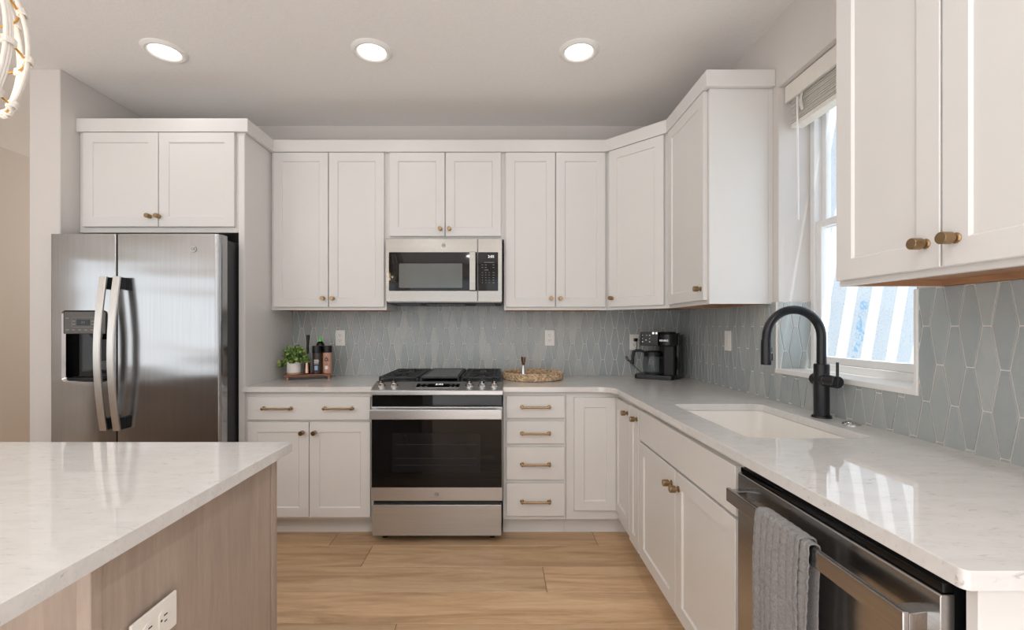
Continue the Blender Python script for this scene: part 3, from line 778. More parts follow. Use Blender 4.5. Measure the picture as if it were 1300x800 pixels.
ms = frame((XR, 2.225, 0), (0, -1, 0), (-1, 0, 0))
t = base_cabinet('white sink base cabinet with two doors under a false front', ms, 0.912, notch=0.25)
front(t, mR, 'drawer', -2.222, -1.320, 0.700, 0.846, name='false_front')
front(t, mR, 'door', -2.222, -1.773, 0.129, 0.690, (-1.806, 0.630)); front(t, mR, 'door', -1.769, -1.320, 0.129, 0.690, (-1.736, 0.630))
bm = box(XR, WR - 0.002, 0.670, 0.6885, 0.0, CB - 0.0005, 0.001, 1)
tag(obj('end_panel', bm, M['paint'], sm=False), 'white panel closing the near end of the counter beside the dishwasher', 'panel')

# ------------------------------------------------------------------ worktops
def worktop(outline, label, holes=(), z0=CB, z1=CT):
    bm = add_poly_prism(new_bm(), outline, z0, z1)
    if holes: bm = boolean(bm, [add_poly_prism(new_bm(), h, z0 - 0.05, z1 + 0.05) for h in holes])
    es = [e for e in bm.edges if len(e.link_faces) == 2 and e.calc_face_angle(0) > 1.2 and abs((e.verts[0].co - e.verts[1].co).z) < 1e-4]
    bmesh.ops.bevel(bm, geom=es, offset=0.002, segments=2, profile=0.5, affect='EDGES', clamp_overlap=True)
    o = obj('countertop', bm, M['quartz']); return tag(o, label, 'countertop')
SX0, SX1, SY0, SY1 = 0.790, 1.190, 1.430, 2.066
worktop([(-1.509, BACK - 0.0005), (-1.509, 2.65), (-0.7455, 2.65), (-0.7455, BACK - 0.0005)], 'white quartz worktop left of the range, holding the plant')
XE, YE = 0.670, 2.65
pts = [(0.0215, BACK - 0.0005), (0.0215, YE)]
r = 0.10
for k in range(9): an = PI / 2 - k * PI / 16; pts.append((XE - r + r * math.cos(an), YE - r + r * math.sin(an)))
r = 0.012
for k in range(6): an = PI + k * PI / 10; pts.append((XE + r + r * math.cos(an), 0.651 + r + r * math.sin(an)))
pts += [(WR - 0.0005, 0.651), (WR - 0.0005, BACK - 0.0005)]
worktop(pts, 'L-shaped white quartz worktop from the range round past the sink', [rounded(SX0, SX1, SY0, SY1, 0.035)])
# sink basin
sk = thing('sink', 'white undermount sink basin under the black faucet', 'sink', ((SX0 + SX1) / 2, (SY0 + SY1) / 2, CB))
def ringpts(d, z, r): return [(p[0], p[1], z) for p in rounded(SX0 - d, SX1 + d, SY0 - d, SY1 + d, r)]
bm = new_bm(); L = [ringpts(0.025, CB - 0.001, 0.05), ringpts(0.003, CB - 0.001, 0.035), ringpts(0.001, CB - 0.012, 0.035), ringpts(-0.010, CB - 0.185, 0.04), ringpts(-0.035, CB - 0.205, 0.045)]
L += [ringpts(-0.12, CB - 0.209, 0.03)]
rv = [[bm.verts.new(p) for p in l] for l in L]
for p, q in zip(rv, rv[1:]):
    for k in range(len(p)): bm.faces.new((p[k], p[(k + 1) % len(p)], q[(k + 1) % len(p)], q[k]))
bm.faces.new(rv[-1])
ob = obj('basin', bm, M['ceramic'], sk)
obj('drain', add_lathe(new_bm(), [(0, 0.001), (0.03, 0.001), (0.042, 0.004), (0.045, 0.0), (0, 0)], 24, Matrix.Translation((0.99, 1.75, CB - 0.2085))), M['chrome'], sk)

# ------------------------------------------------------------------ faucet
fx, fy = 1.254, 1.76
fa = thing('faucet', 'tall matte black gooseneck faucet behind the sink', 'faucet', (fx, fy, CT))
bm = add_lathe(new_bm(), [(0, 0), (0.034, 0), (0.034, 0.004), (0.031, 0.009), (0.0265, 0.010), (0.0265, 0.205), (0.024, 0.209), (0.0, 0.209)], 32, Matrix.Translation((fx, fy, CT)))
obj('body', bm, M['black'], fa)
pts = [(fx, fy, CT + 0.205), (fx, fy, 1.16), (fx, fy, 1.213)]; R = 0.107
for k in range(1, 21): an = k * PI / 20; pts.append((fx - R + R * math.cos(an), fy, 1.213 + R * math.sin(an)))
pts.append((fx - 2 * R - 0.001, fy, 1.19))
obj('spout', add_tube(new_bm(), pts, 0.0165, 18), M['black'], fa)
hx = fx - 2 * R - 0.002
bm = add_lathe(new_bm(), [(0, 0), (0.0175, 0), (0.0185, 0.003), (0.0180, 0.085), (0.0168, 0.098), (0, 0.098)], 24, Matrix.Translation((hx, fy, 1.106)))
hd = obj('spray_head', bm, M['black'], fa)
obj('spray_button', add_box(box(hx + 0.016, hx + 0.023, fy - 0.007, fy + 0.007, 1.122, 1.150, 0.002), hx + 0.016, hx + 0.021, fy - 0.006, fy + 0.006, 1.156, 1.172, 0.002), M['plastic'], hd)
bm = add_cyl(new_bm(), (fx - 0.004, fy + 0.036, 1.048), (fx - 0.004, fy - 0.034, 1.048), 0.0225, 28, bev=0.002)
obj('handle_hub', bm, M['black'], fa)
bm = add_cyl(new_bm(), (fx - 0.004, fy - 0.0345, 1.048), (fx - 0.004, fy - 0.092, 1.048), 0.0225, 28, bev=0.002)
hd = obj('handle', bm, M['black'], fa)
obj('lever', add_cyl(new_bm(), (fx - 0.004, fy - 0.088, 1.030), (fx - 0.004, fy - 0.088, 1.122), 0.0048, 12), M['black'], hd)
bm = add_lathe(new_bm(), [(0, 0), (0.029, 0), (0.029, 0.003), (0.025, 0.0065), (0.018, 0.0065), (0.016, 0.010), (0.0, 0.011)], 32, Matrix.Translation((1.268, 1.628, CT)))
tag(obj('disposal_button', bm, M['chrome']), 'round chrome button on the counter beside the black faucet', 'button')

# ------------------------------------------------------------------ outlets and switch
def make_outlet():
    t = thing('wall_outlet', '', 'outlet', (0, 0, 0))
    obj('cover_plate', box(-0.035, 0.035, -0.006, 0, -0.057, 0.057, 0.0025), M['plate'], t, world=False)
    for s in (-1, 1):
        pts = []
        for k in range(24):
            an = 2 * PI * k / 24; pts.append((0.0168 * math.cos(an), max(-0.0125, min(0.0125, 0.0168 * math.sin(an))) + s * 0.0195))
        r = obj('receptacle', add_poly_prism(new_bm(), pts, -0.0078, -0.0055, axis='y'), M['plate'], t, world=False)
        bm = box(-0.0075, -0.0048, -0.0082, -0.0076, s * 0.0195 - 0.001, s * 0.0195 + 0.008); add_box(bm, 0.005, 0.0072, -0.0082, -0.0076, s * 0.0195, s * 0.0195 + 0.007)
        add_cyl(bm, (0, -0.0082, s * 0.0195 - 0.0075), (0, -0.0076, s * 0.0195 - 0.0075), 0.0024, 10)
        obj('slots', bm, M['slot'], r, world=False)
    return t
yo = BACK - 0.0068
ou = make_outlet(); ou.location = (-1.158, yo, 1.174); ou['label'] = 'white wall outlet on the tile beside the spice bottles'
dup(ou, None, (0.366, yo, 1.174), None, 'white wall outlet on the tile above the woven tray')
ou3 = dup(ou, None, (0.982, yo, 1.143), None, 'white wall outlet with the coffee maker cord plugged in')
# outlet in the island side lies on its side
io = make_outlet(); io['label'] = 'white outlet set sideways in the wooden island side'
io.location = (-0.6655 + 0.0045, 0.862, 0.684); io.rotation_euler = (0, PI / 2, PI / 2)
sw = thing('light_switch', 'white rocker switch on the tiled side wall left of the window', 'switch', (WR - 0.0068, 2.593, 1.175), -PI / 2)
obj('cover_plate', box(-0.035, 0.035, -0.006, 0, -0.057, 0.057, 0.0025), M['plate'], sw, world=False)
obj('rocker', box(-0.0165, 0.0165, -0.0085, -0.005, -0.033, 0.033, 0.0015), M['plate'], sw, world=False)

# ------------------------------------------------------------------ refrigerator
FX0, FX1, FY, FZ = -2.485, -1.545, 2.50, 1.768
fg = thing('refrigerator', 'stainless side-by-side refrigerator with ice dispenser', 'refrigerator', ((FX0 + FX1) / 2, 2.9, 0))
bm = box(FX0 + 0.012, -1.560, FY + 0.072, 3.24, 0.02, FZ - 0.018, 0.004)
obj('case', bm, M['fr_side'], fg)
bm = new_bm()
for x in (-2.42, -1.62): add_box(bm, x - 0.03, x + 0.03, 2.62, 2.68, 0.0, 0.021)
obj('feet', bm, M['plastic'], fg)
bm = box(-1.66, -1.575, FY + 0.02, FY + 0.115, FZ - 0.019, FZ + 0.006, 0.004); add_box(bm, FX0 + 0.02, FX0 + 0.10, FY + 0.02, FY + 0.115, FZ - 0.019, FZ + 0.006, 0.004)
obj('hinge_covers', bm, M['fr_side'], fg)
def door_outline(xa, xb, ra, rb, bow=0.004):
    """plan outline of a door: rounded front corners, gently bowed front"""
    pts = [(xa, FY + 0.068), ]
    for k in range(7):
        an = PI + k * PI / 12; pts.append((xa + ra + ra * math.cos(an), FY + ra + ra * math.sin(an)))
    for k in range(1, 12):
        s = k / 12; x = xa + ra + (xb - rb - xa - ra) * s; pts.append((x, FY - bow * math.sin(PI * s)))
    for k in range(7):
        an = 1.5 * PI + k * PI / 12; pts.append((xb - rb + rb * math.cos(an), FY + rb + rb * math.sin(an)))
    pts.append((xb, FY + 0.068)); return pts
XS = -2.117
bm = add_poly_prism(new_bm(), door_outline(FX0, XS - 0.003, 0.012, 0.006), 0.05, FZ)
DX0, DX1, DZ0, DZ1 = -2.418, -2.165, 0.950, 1.345
cut = [(p[0], p[1]) for p in rounded(DX0, DX1, DZ0, DZ1, 0.020)]
bm = boolean(bm, [add_poly_prism(new_bm(), cut, FY - 0.05, FY + 0.058, axis='y')])
fd = obj('freezer_door', bm, M['steel_fr'], fg)
bm = add_poly_prism(new_bm(), door_outline(XS + 0.003, FX1, 0.006, 0.030), 0.05, FZ)
rd = obj('refrigerator_door', bm, M['steel_fr'], fg)
obj('door_gasket', box(FX0 + 0.02, FX1 - 0.02, FY + 0.0685, FY + 0.0715, 0.06, FZ - 0.02), M['plastic'], fg)
# emblem: round badge with monogram
def badge(par, p, r, m, bold=1.0):
    obj('emblem_disc', add_lathe(new_bm(), [(0, 0), (r, 0), (r, 0.0012), (r * 0.93, 0.0018), (r * 0.86, 0.0012), (0, 0.0012)], 28, axis_mat(p, m)), M['badge'], par); bm = new_bm()
    t = text_bm('GE', r * 1.15, 0.0003); sc = frame(Vector(p) + Vector(m) * 0.0015, (1, 0, 0), m); xf(t, sc); merge(bm, t)
    obj('emblem', bm, M['griddle'], par)
badge(rd, (-1.690, FY - 0.004, 1.684), 0.018, (0, -1, 0))
# dispenser
bm = new_bm(); o1 = rounded(DX0, DX1, DZ0, DZ1, 0.02); o2 = rounded(DX0 + 0.012, DX1 - 0.012, DZ0 + 0.012, DZ1 - 0.006, 0.014)
v1 = [bm.verts.new((x, FY - 0.0035, z)) for x, z in o1]; v2 = [bm.verts.new((x, FY + 0.012, z)) for x, z in o2]; v0 = [bm.verts.new((x, FY + 0.02, z)) for x, z in o1]; v3 = [bm.verts.new((x, FY + 0.02, z)) for x, z in o2]
for p, q in ((v0, v1), (v1, v2), (v2, v3)):
    for k in range(len(p)): bm.faces.new((p[k], p[(k + 1) % len(p)], q[(k + 1) % len(p)], q[k]))
obj('dispenser_bezel', bm, M['chrome'], fd)
obj('dispenser_controls', box(DX0 + 0.012, DX1 - 0.012, FY - 0.003, FY + 0.03, 1.215, DZ1 - 0.006, 0.004), M['grey_panel'], fd)
obj('dispenser_display', box(-2.335, -2.262, FY - 0.0045, FY - 0.002, 1.262, 1.294, 0.001, 1), M['bglass'], fd)
bm = new_bm()
for x, z in ((-2.385, 1.302), (-2.385, 1.237), (-2.352, 1.237), (-2.318, 1.237), (-2.284, 1.237), (-2.250, 1.237), (-2.245, 1.285), (-2.245, 1.268), (-2.350, 1.285), (-2.350, 1.268)):
    add_box(bm, x - 0.008, x + 0.008, FY - 0.0042, FY - 0.0025, z - 0.002, z + 0.002)
fo = rounded(-2.362, -2.228, 1.252, 1.306, 0.008); add_tube(bm, [(x, FY - 0.0032, z) for x, z in fo], 0.0008, 4, True)
obj('printed_keys', bm, M['print_grey'], fd)
t_ = text_bm('3 0', 0.016); xf(t_, frame((-2.298, FY - 0.005, 1.279), (1, 0, 0), (0, -1, 0))); obj('digits', t_, M['print_grey'], fd)
bm = new_bm(); add_box(bm, DX0 + 0.008, DX1 - 0.008, FY + 0.050, FY + 0.056, DZ0 + 0.008, 1.216); add_box(bm, DX0 + 0.008, DX0 + 0.012, FY + 0.01, FY + 0.056, DZ0 + 0.008, 1.216)
add_box(bm, DX1 - 0.012, DX1 - 0.008, FY + 0.01, FY + 0.056, DZ0 + 0.008, 1.216); add_box(bm, DX0 + 0.008, DX1 - 0.008, FY + 0.008, FY + 0.056, DZ0 + 0.008, DZ0 + 0.014)
obj('dispenser_cavity', bm, M['bglass'], fd)
bm = add_poly_prism(new_bm(), [(-2.235, 1.185), (-2.185, 1.185), (-2.190, 1.065), (-2.248, 1.065)], FY + 0.028, FY + 0.036, 0.003, axis='y')
add_poly_prism(bm, [(-2.285, 1.214), (-2.20, 1.214), (-2.215, 1.185), (-2.262, 1.185)], FY + 0.015, FY + 0.045, 0.002, axis='y')
obj('dispenser_paddle', bm, M['plastic_matte'], fd)
obj('drip_tray', box(DX0 + 0.02, DX1 - 0.02, FY + 0.004, FY + 0.05, DZ0 + 0.0145, DZ0 + 0.021, 0.002), M['plastic_matte'], fd)
def fridge_handle(par, xc):
    z0, z1 = 0.690, 1.528; bm = new_bm(); prev = None; n = 26; vs = []
    for k in range(n + 1):
        s = k / n; z = z0 + (z1 - z0) * s; yo_ = FY - 0.052 - 0.040 * math.sin(PI * s)
        w = 0.0195
        ring = [(xc - w, yo_ + 0.004), (xc - w + 0.004, yo_), (xc + w - 0.004, yo_), (xc + w, yo_ + 0.004), (xc + w - 0.003, yo_ + 0.016), (xc - w + 0.003, yo_ + 0.016)]
        vs.append([bm.verts.new((x, y, z)) for x, y in ring])
    for p, q in zip(vs, vs[1:]):
        for k in range(6): bm.faces.new((p[k], p[(k + 1) % 6], q[(k + 1) % 6], q[k]))
    bm.faces.new(vs[0]); bm.faces.new(vs[-1])
    h = obj('handle', bm, M['steel_h'], par)
    for z in (z0 + 0.035, z1 - 0.035): obj('handle_mount', box(xc - 0.014, xc + 0.014, FY - 0.0475, FY + 0.001, z - 0.033, z + 0.033, 0.004), M['plastic_matte'], h)
fridge_handle(fd, XS - 0.033); fridge_handle(rd, XS + 0.040)

# ------------------------------------------------------------------ over-range microwave
MY = 2.93; MX0, MX1, MZ0, MZ1 = -0.737, 0.018, 1.416, 1.828
mw = thing('microwave', 'stainless over-range microwave under the short cabinet', 'microwave', ((MX0 + MX1) / 2, 3.1, MZ0))
obj('case', box(MX0 + 0.006, MX1 - 0.004, MY + 0.028, BACK - 0.009, MZ0 - 0.004, MZ1 - 0.002, 0.002, 1), M['steel'], mw)
xs_ = -0.1405
md = obj('door', box(MX0, xs_ - 0.0015, MY, MY + 0.027, MZ0, MZ1, 0.004), M['steel_mw'], mw)
cp = obj('control_panel', box(xs_ + 0.0015, MX1, MY, MY + 0.027, MZ0, MZ1, 0.004), M['steel_mw'], mw)
gz0, gz1 = 1.487, 1.738
obj('door_glass', add_poly_prism(new_bm(), rounded(-0.716, xs_ - 0.002, gz0, gz1, 0.007), MY - 0.0016, MY + 0.004, axis='y'), M['bglass'], md)
obj('viewing_window', add_poly_prism(new_bm(), rounded(-0.650, -0.240, 1.507, 1.665, 0.006), MY - 0.0021, MY - 0.001, axis='y'), M['bglass2'], md)
bm = box(-0.192, -0.153, MY - 0.036, MY - 0.026, gz0 + 0.002, gz1 - 0.001, 0.003)
h = obj('handle', bm, M['steel_mw'], md)
for z in (gz0 + 0.016, gz1 - 0.016): obj('handle_mount', box(-0.183, -0.162, MY - 0.0265, MY + 0.001, z - 0.010, z + 0.010, 0.002), M['steel_h'], h)
cg = obj('control_glass', add_poly_prism(new_bm(), rounded(xs_ + 0.003, -0.008, gz0, gz1, 0.005), MY - 0.0016, MY + 0.004, axis='y'), M['bglass'], cp)
fm = frame((0, MY - 0.0022, 0), (1, 0, 0), (0, -1, 0))
t_ = text_bm('2:05', 0.024); xf(t_, frame((-0.054, MY - 0.0022, 1.709), (1, 0, 0), (0, -1, 0))); obj('clock_digits', t_, M['digits'], cp)
bm = new_bm()
for r_ in range(9):
    z = 1.672 - r_ * 0.0165
    if r_ == 0: add_box(bm, -0.10, -0.035, MY - 0.0022, MY - 0.0014, z - 0.0012, z + 0.0012); continue
    if r_ == 3: add_box(bm, -0.098, -0.072, MY - 0.0022, MY - 0.0014, z - 0.0012, z + 0.0012); continue
    for c2 in range(4):
        x = -0.110 + c2 * 0.022 + (0.006 if c2 == 3 else 0)
        if r_ < 3 and c2 == 2: continue
        wd = 0.006 if c2 == 3 or r_ < 3 else 0.003
        add_box(bm, x - wd, x + wd, MY - 0.0022, MY - 0.0014, z - 0.0013, z + 0.0013)
obj('printed_keys', bm, M['print_grey'], cp)
badge(md, (-0.362, MY, 1.783), 0.0135, (0, -1, 0))
bm = new_bm(); add_box(bm, MX0 + 0.008, MX1 - 0.006, MY + 0.03, BACK - 0.011, MZ0 - 0.010, MZ0 - 0.0045)
obj('underside', bm, M['plastic_matte'], mw)
obj('hood_lamp', box(-0.49, -0.23, MY + 0.05, MY + 0.16, MZ0 - 0.014, MZ0 - 0.0101, 0.002), M['bglass'], mw)
for xa, xb in ((-0.67, -0.53), (-0.155, -0.03)):
    bm = new_bm(); add_box(bm, xa, xb, MY + 0.06, MY + 0.30, MZ0 - 0.0135, MZ0 - 0.0101)
    for k in range(9): add_box(bm, xa + 0.006, xb - 0.006, MY + 0.07 + k * 0.025, MY + 0.075 + k * 0.025, MZ0 - 0.015, MZ0 - 0.013)
    obj('grease_filter', bm, M['griddle'], mw)

# ------------------------------------------------------------------ range
RX0, RX1, RY = -0.742, 0.018, 2.613
rg = thing('range', 'stainless slide-in gas range between the base cabinets', 'stove', ((RX0 + RX1) / 2, 2.95, 0))
obj('case', box(RX0 + 0.004, RX1 - 0.004, RY + 0.05, BACK - 0.012, 0.05, 0.858), M['fr_side'], rg)
bm = new_bm()
for x in (RX0 + 0.06, RX1 - 0.06):
    for y in (RY + 0.09, 3.2): add_cyl(bm, (x, y, 0), (x, y, 0.052), 0.016, 12)
obj('feet', bm, M['plastic'], rg)
dw_ = obj('warming_drawer', box(RX0 + 0.006, RX1 - 0.006, RY, RY + 0.045, 0.045, 0.224, 0.004), M['steel'], rg)
obj('drawer_recess', box(RX0 + 0.01, RX1 - 0.01, RY + 0.02, RY + 0.048, 0.226, 0.245), M['plastic'], rg)
od = obj('oven_door', box(RX0, RX1, RY, RY + 0.048, 0.247, 0.792, 0.005), M['steel'], rg)
obj('door_glass', box(RX0 + 0.004, RX1 - 0.004, RY - 0.003, RY + 0.003, 0.326, 0.722, 0.0015, 1), M['bglass'], od)
obj('oven_window', add_poly_prism(new_bm(), rounded(-0.620, -0.110, 0.415, 0.640, 0.008), RY - 0.0036, RY - 0.002, axis='y'), M['oven_window'], od)
bm = new_bm()
for z in (0.455, 0.495, 0.575): add_cyl(bm, (-0.600, RY - 0.0042, z), (-0.13, RY - 0.0042, z), 0.0007, 6)
obj('rack_lines', bm, M['fr_side'], od)
badge(od, (-0.362, RY, 0.285), 0.016, (0, -1, 0))
# handle: broad flat bar carried clear of the door
bm = box(RX0 + 0.004, RX1 - 0.004, RY - 0.050, RY - 0.036, 0.727, 0.784, 0.005)
h = obj('handle', bm, M['steel'], od)
for x in (RX0 + 0.02, RX1 - 0.02): obj('handle_mount', box(x - 0.014, x + 0.014, RY - 0.037, RY + 0.001, 0.735, 0.778, 0.003), M['steel'], h)
obj('vent_band', box(RX0 + 0.004, RX1 - 0.004, RY + 0.010, RY + 0.045, 0.794, 0.8575), M['bglass'], rg)
# control panel: sloped steel fascia
prof = [(RY - 0.012, 0.862), (RY - 0.012, 0.884), (RY - 0.006, 0.890), (RY + 0.110, 0.923), (RY + 0.130, 0.923), (RY + 0.130, 0.859), (RY - 0.006, 0.859)]
cpn = obj('control_panel', add_poly_prism(new_bm(), prof, RX0 - 0.002, RX1 + 0.002, 0.002, axis='x'), M['steel'], rg)
sl = math.atan2(0.033, 0.116); on = Vector((0, -math.sin(sl), math.cos(sl))); ou_ = Vector((1, 0, 0)); ow = Vector((0, math.cos(sl), math.sin(sl)))
def on_slope(x, s, h=0.0):   # s along slope 0..1
    p = Vector((x, RY - 0.006, 0.890)) + ow * (0.1206 * s) + on * h; return p
def slope_m(x, s, h): m4 = Matrix((ou_, on, ow)).transposed().to_4x4(); m4.translation = on_slope(x, s, h); return m4
t_ = box(-0.128, 0.128, 0.0, 0.0022, -0.030, 0.030, 0.0008, 1); xf(t_, slope_m(-0.362, 0.5, 0)); obj('display_bezel', t_, M['chrome'], cpn)
t_ = box(-0.124, 0.124, 0.0, 0.0028, -0.026, 0.026, 0.0008, 1); xf(t_, slope_m(-0.362, 0.5, 0)); obj('display', t_, M['bglass'], cpn)
t_ = text_bm('2:05', 0.028); xf(t_, slope_m(-0.355, 0.62, 0.0032)); obj('clock_digits', t_, M['digits'], cpn)
bm = new_bm()
for x in (-0.46, -0.43, -0.285, -0.26):
    for s_ in (0.36, 0.62):
        t_ = box(-0.006, 0.006, 0.0, 0.0006, -0.0018, 0.0018); xf(t_, slope_m(x, s_, 0.0028)); merge(bm, t_)
obj('printed_keys', bm, M['print_grey'], cpn)
rk = None
for x in (-0.695, -0.620, -0.176, -0.102, -0.030):
    if rk is None:
        bm = add_lathe(new_bm(), [(0, 0), (0.024, 0), (0.024, 0.004), (0.019, 0.006), (0.0175, 0.020), (0.0165, 0.022), (0, 0.022)], 28)
        add_box(bm, -0.006, 0.006, -0.016, 0.017, 0.020, 0.034, 0.003)
        k_ = obj('knob', bm, M['chrome'], None, world=False); rk = k_
    else: k_ = rk.copy(); C.objects.link(k_)
    k_.parent = cpn; mm = Matrix((ou_, ow, on)).transposed().to_4x4(); mm.translation = on_slope(x, 0.50)
    k_.matrix_local = world_m(cpn).inverted() @ mm
ct = obj('cooktop', box(RX0 - 0.001, RX1 + 0.001, RY + 0.112, BACK - 0.012, 0.902, 0.926, 0.004), M['plastic'], rg)
def grate(x0, x1, fingers=True):
    bm = new_bm(); y0, y1, zt = RY + 0.125, BACK - 0.03, 0.953; h = 0.012
    for x in (x0, x1 - 0.012): add_box(bm, x, x + 0.012, y0, y1, zt - h, zt, 0.003)
    for y in (y0, y1 - 0.012, (y0 + y1) / 2 - 0.006): add_box(bm, x0, x1, y, y + 0.012, zt - h, zt, 0.003)
    if fingers:
        xc = (x0 + x1) / 2
        for yc in (y0 + (y1 - y0) * 0.26, y0 + (y1 - y0) * 0.76):
            for k in range(8):
                an = k * PI / 4; a_ = Vector((math.cos(an), math.sin(an))); r0, r1 = 0.035, 0.11 if k % 2 == 0 else 0.13
                t4 = axis_mat((xc + a_.x * r0, yc + a_.y * r0, zt - h / 2), (a_.x, a_.y, 0)); add_lathe(bm, [(0, 0), (0.005, 0), (0.006, r1 - r0), (0, r1 - r0)], 8, t4)
        for xq in (x0 + 0.035, x1 - 0.047):
            add_box(bm, xq, xq + 0.010, y0, y1, zt - h, zt, 0.003)
        for k in range(1, 8): add_box(bm, x0, x0 + 0.045, y0 + (y1 - y0) * k / 8 - 0.004, y0 + (y1 - y0) * k / 8 + 0.004, zt - h, zt, 0.002); add_box(bm, x1 - 0.045, x1, y0 + (y1 - y0) * k / 8 - 0.004, y0 + (y1 - y0) * k / 8 + 0.004, zt - h, zt, 0.002)
    for x in (x0 + 0.006, x1 - 0.006):
        for y in (y0 + 0.006, y1 - 0.006): add_cyl(bm, (x, y, 0.9262), (x, y, zt - h + 0.002), 0.007, 8)
    return bm
obj('grate', grate(RX0 + 0.012, -0.492), M['iron'], rg); obj('grate', grate(-0.482, -0.242, False), M['iron'], rg); obj('grate', grate(-0.232, RX1 - 0.010), M['iron'], rg)
bm = box(-0.468, -0.256, RY + 0.14, BACK - 0.05, 0.946, 0.958, 0.004)
obj('griddle', boolean(bm, [box(-0.462, -0.262, RY + 0.150, BACK - 0.06, 0.953, 0.97)]), M['griddle'], rg)
for xc in ((RX0 + 0.012 - 0.492) / 2, (-0.232 + RX1 - 0.010) / 2):
    for yc in (RY + 0.265, BACK - 0.17):
        bm = add_lathe(new_bm(), [(0, 0), (0.045, 0), (0.042, 0.006), (0.030, 0.008), (0.030, 0.014), (0, 0.016)], 24, Matrix.Translation((xc, yc, 0.926)))
        obj('burner', bm, M['iron'], rg)

# ------------------------------------------------------------------ dishwasher, towel
DY0, DY1, DX = 0.702, 1.298, 0.685
dw = thing('dishwasher', 'stainless dishwasher under the right counter with a towel on its bar', 'dishwasher', (0.95, 1.0, 0))
obj('case', box(XR + 0.0, 1.29, DY0 + 0.004, DY1 - 0.002, 0.10, 0.850), M['plastic'], dw)
obj('toe_panel', box(XR + 0.075, 1.28, DY0 + 0.004, DY1 - 0.002, 0.0, 0.0995), M['plastic'], dw)
pts = [(DX + 0.0225, 0.115), (DX + 0.0225, 0.836), (DX + 0.003, 0.836), (DX, 0.833), (DX, 0.119), (DX + 0.003, 0.115)]
bm = add_poly_prism(new_bm(), pts, DY0, DY1, 0.001, 1, axis='y')
dd = obj('door', bm, M['steel_y'], dw)
obj('top_control_strip', box(DX + 0.006, XR - 0.001, DY0 + 0.003, DY1 - 0.003, 0.8365, 0.852, 0.002), M['bglass'], dd)
HX0, HX1, HZ0, HZ1 = 0.640, 0.652, 0.762, 0.800
hb = obj('handle', box(HX0, HX1, DY0 + 0.016, DY1 - 0.020, HZ0, HZ1, 0.003), M['steel_y'], dd)
for y in (DY0 + 0.032, DY1 - 0.036): obj('handle_mount', add_poly_prism(new_bm(), [(HX1 - 0.001, y - 0.016), (DX + 0.0005, y - 0.010), (DX + 0.0005, y + 0.016), (HX1 - 0.001, y + 0.010)], HZ0 + 0.004, HZ1 - 0.003, 0.002), M['steel_y'], hb)
# towel, folded in three and hung over the bar
def towel_layer(y0, y1, off, zf, zb, seed):
    rnd = random.Random(seed); ph = rnd.uniform(0, 6); bm = new_bm(); NU = 200
    # path in (x, z) around the bar
    path = []; xf_ = HX0 - off; xb_ = HX1 + off; top = HZ1 + off
    n1 = int((top - zf) / 0.004)
    for k in range(n1): path.append((xf_, zf + (top - 0.012 - zf) * k / n1))
    for k in range(9):
        an = PI - k * PI / 8; path.append(((xf_ + xb_) / 2 + (xb_ - xf_) / 2 * math.cos(an), top - 0.012 + 0.012 * math.sin(an)))
    n2 = int((top - zb) / 0.004)
    for k in range(1, n2 + 1): path.append((xb_, top - 0.012 - (top - 0.012 - zb) * k / n2))
    s = 0; rows = []; NV = int((y1 - y0) / 0.004)
    for i, (x, z) in enumerate(path):
        if i: s += math.hypot(x - path[i - 1][0], z - path[i - 1][1])
        side = -1 if x < (xf_ + xb_) / 2 else 1; row = []
        for j in range(NV + 1):
            y = y0 + (y1 - y0) * j / NV; down = max(0, HZ1 - z)
            waf = 0.0032 * (abs(math.sin(y * PI / 0.024)) ** 0.45 + abs(math.sin(s * PI / 0.024)) ** 0.45)
            if side < 0: dx = -waf - (0.006 * (1 + math.sin(y * 55 + ph)) * min(1, down * 3) + 0.008 * min(1, down * 2) * (y - y0) / (y1 - y0))
            else: dx = waf * 0.3
            top_f = 1 - min(1, abs(z - HZ1) / 0.02)
            row.append(bm.verts.new((x + dx, y + 0.004 * math.sin(s * 18 + ph), z + (waf if top_f > 0 and side else 0) * top_f)))
        rows.append(row)
    for a_, b_ in zip(rows, rows[1:]):
        for j in range(NV): bm.faces.new((a_[j], a_[j + 1], b_[j + 1], b_[j]))
    bmesh.ops.recalc_face_normals(bm, faces=bm.faces)
    return bm
tw = thing('hand_towel', 'grey waffle hand towel draped over the dishwasher handle', 'towel', (0.645, 1.02, HZ1))
o = obj('outer_fold', towel_layer(0.948, 1.108, 0.0085, 0.34, 0.42, 3), M['towel'], tw)
md_ = o.modifiers.new('thick', 'SOLIDIFY'); md_.thickness = 0.004; md_.offset = 0
o = obj('inner_fold', towel_layer(0.928, 1.095, 0.0030, 0.38, 0.36, 5), M['towel'], tw)
md_ = o.modifiers.new('thick', 'SOLIDIFY'); md_.thickness = 0.0025; md_.offset = 0

# ------------------------------------------------------------------ island
IX1, IY0, IY1 = -0.633, 0.22, 1.383
bm = box(-3.30, IX1, IY0, IY1, CB, CT, 0.0022)
tag(obj('countertop', bm, M['quartz']), 'white quartz top of the wooden island in front of the refrigerator', 'countertop')
isl = thing('island', 'greige wooden kitchen island body under its own white quartz top', 'kitchen island', (-1.9, 1.05, 0))
BX = -0.665
obj('carcass', box(-3.24, BX - 0.021, 0.800, 1.350, 0.0, CB - 0.0005), M['island_wood'], isl, sm=False)
obj('side_panel', box(BX - 0.0208, BX - 0.004, 0.758, 1.322, 0.0, CB - 0.0005, 0.001, 1), M['island_wood'], isl, sm=False)
bm = box(BX - 0.0208, BX, 1.324, 1.353, 0.0, CB - 0.0005, 0.0015, 1)
add_box(bm, BX - 0.002, BX + 0.0012, 1.332, 1.345, 0.0, CB - 0.0005, 0.001, 1)
obj('corner_post', bm, M['island_wood'], isl, sm=False)
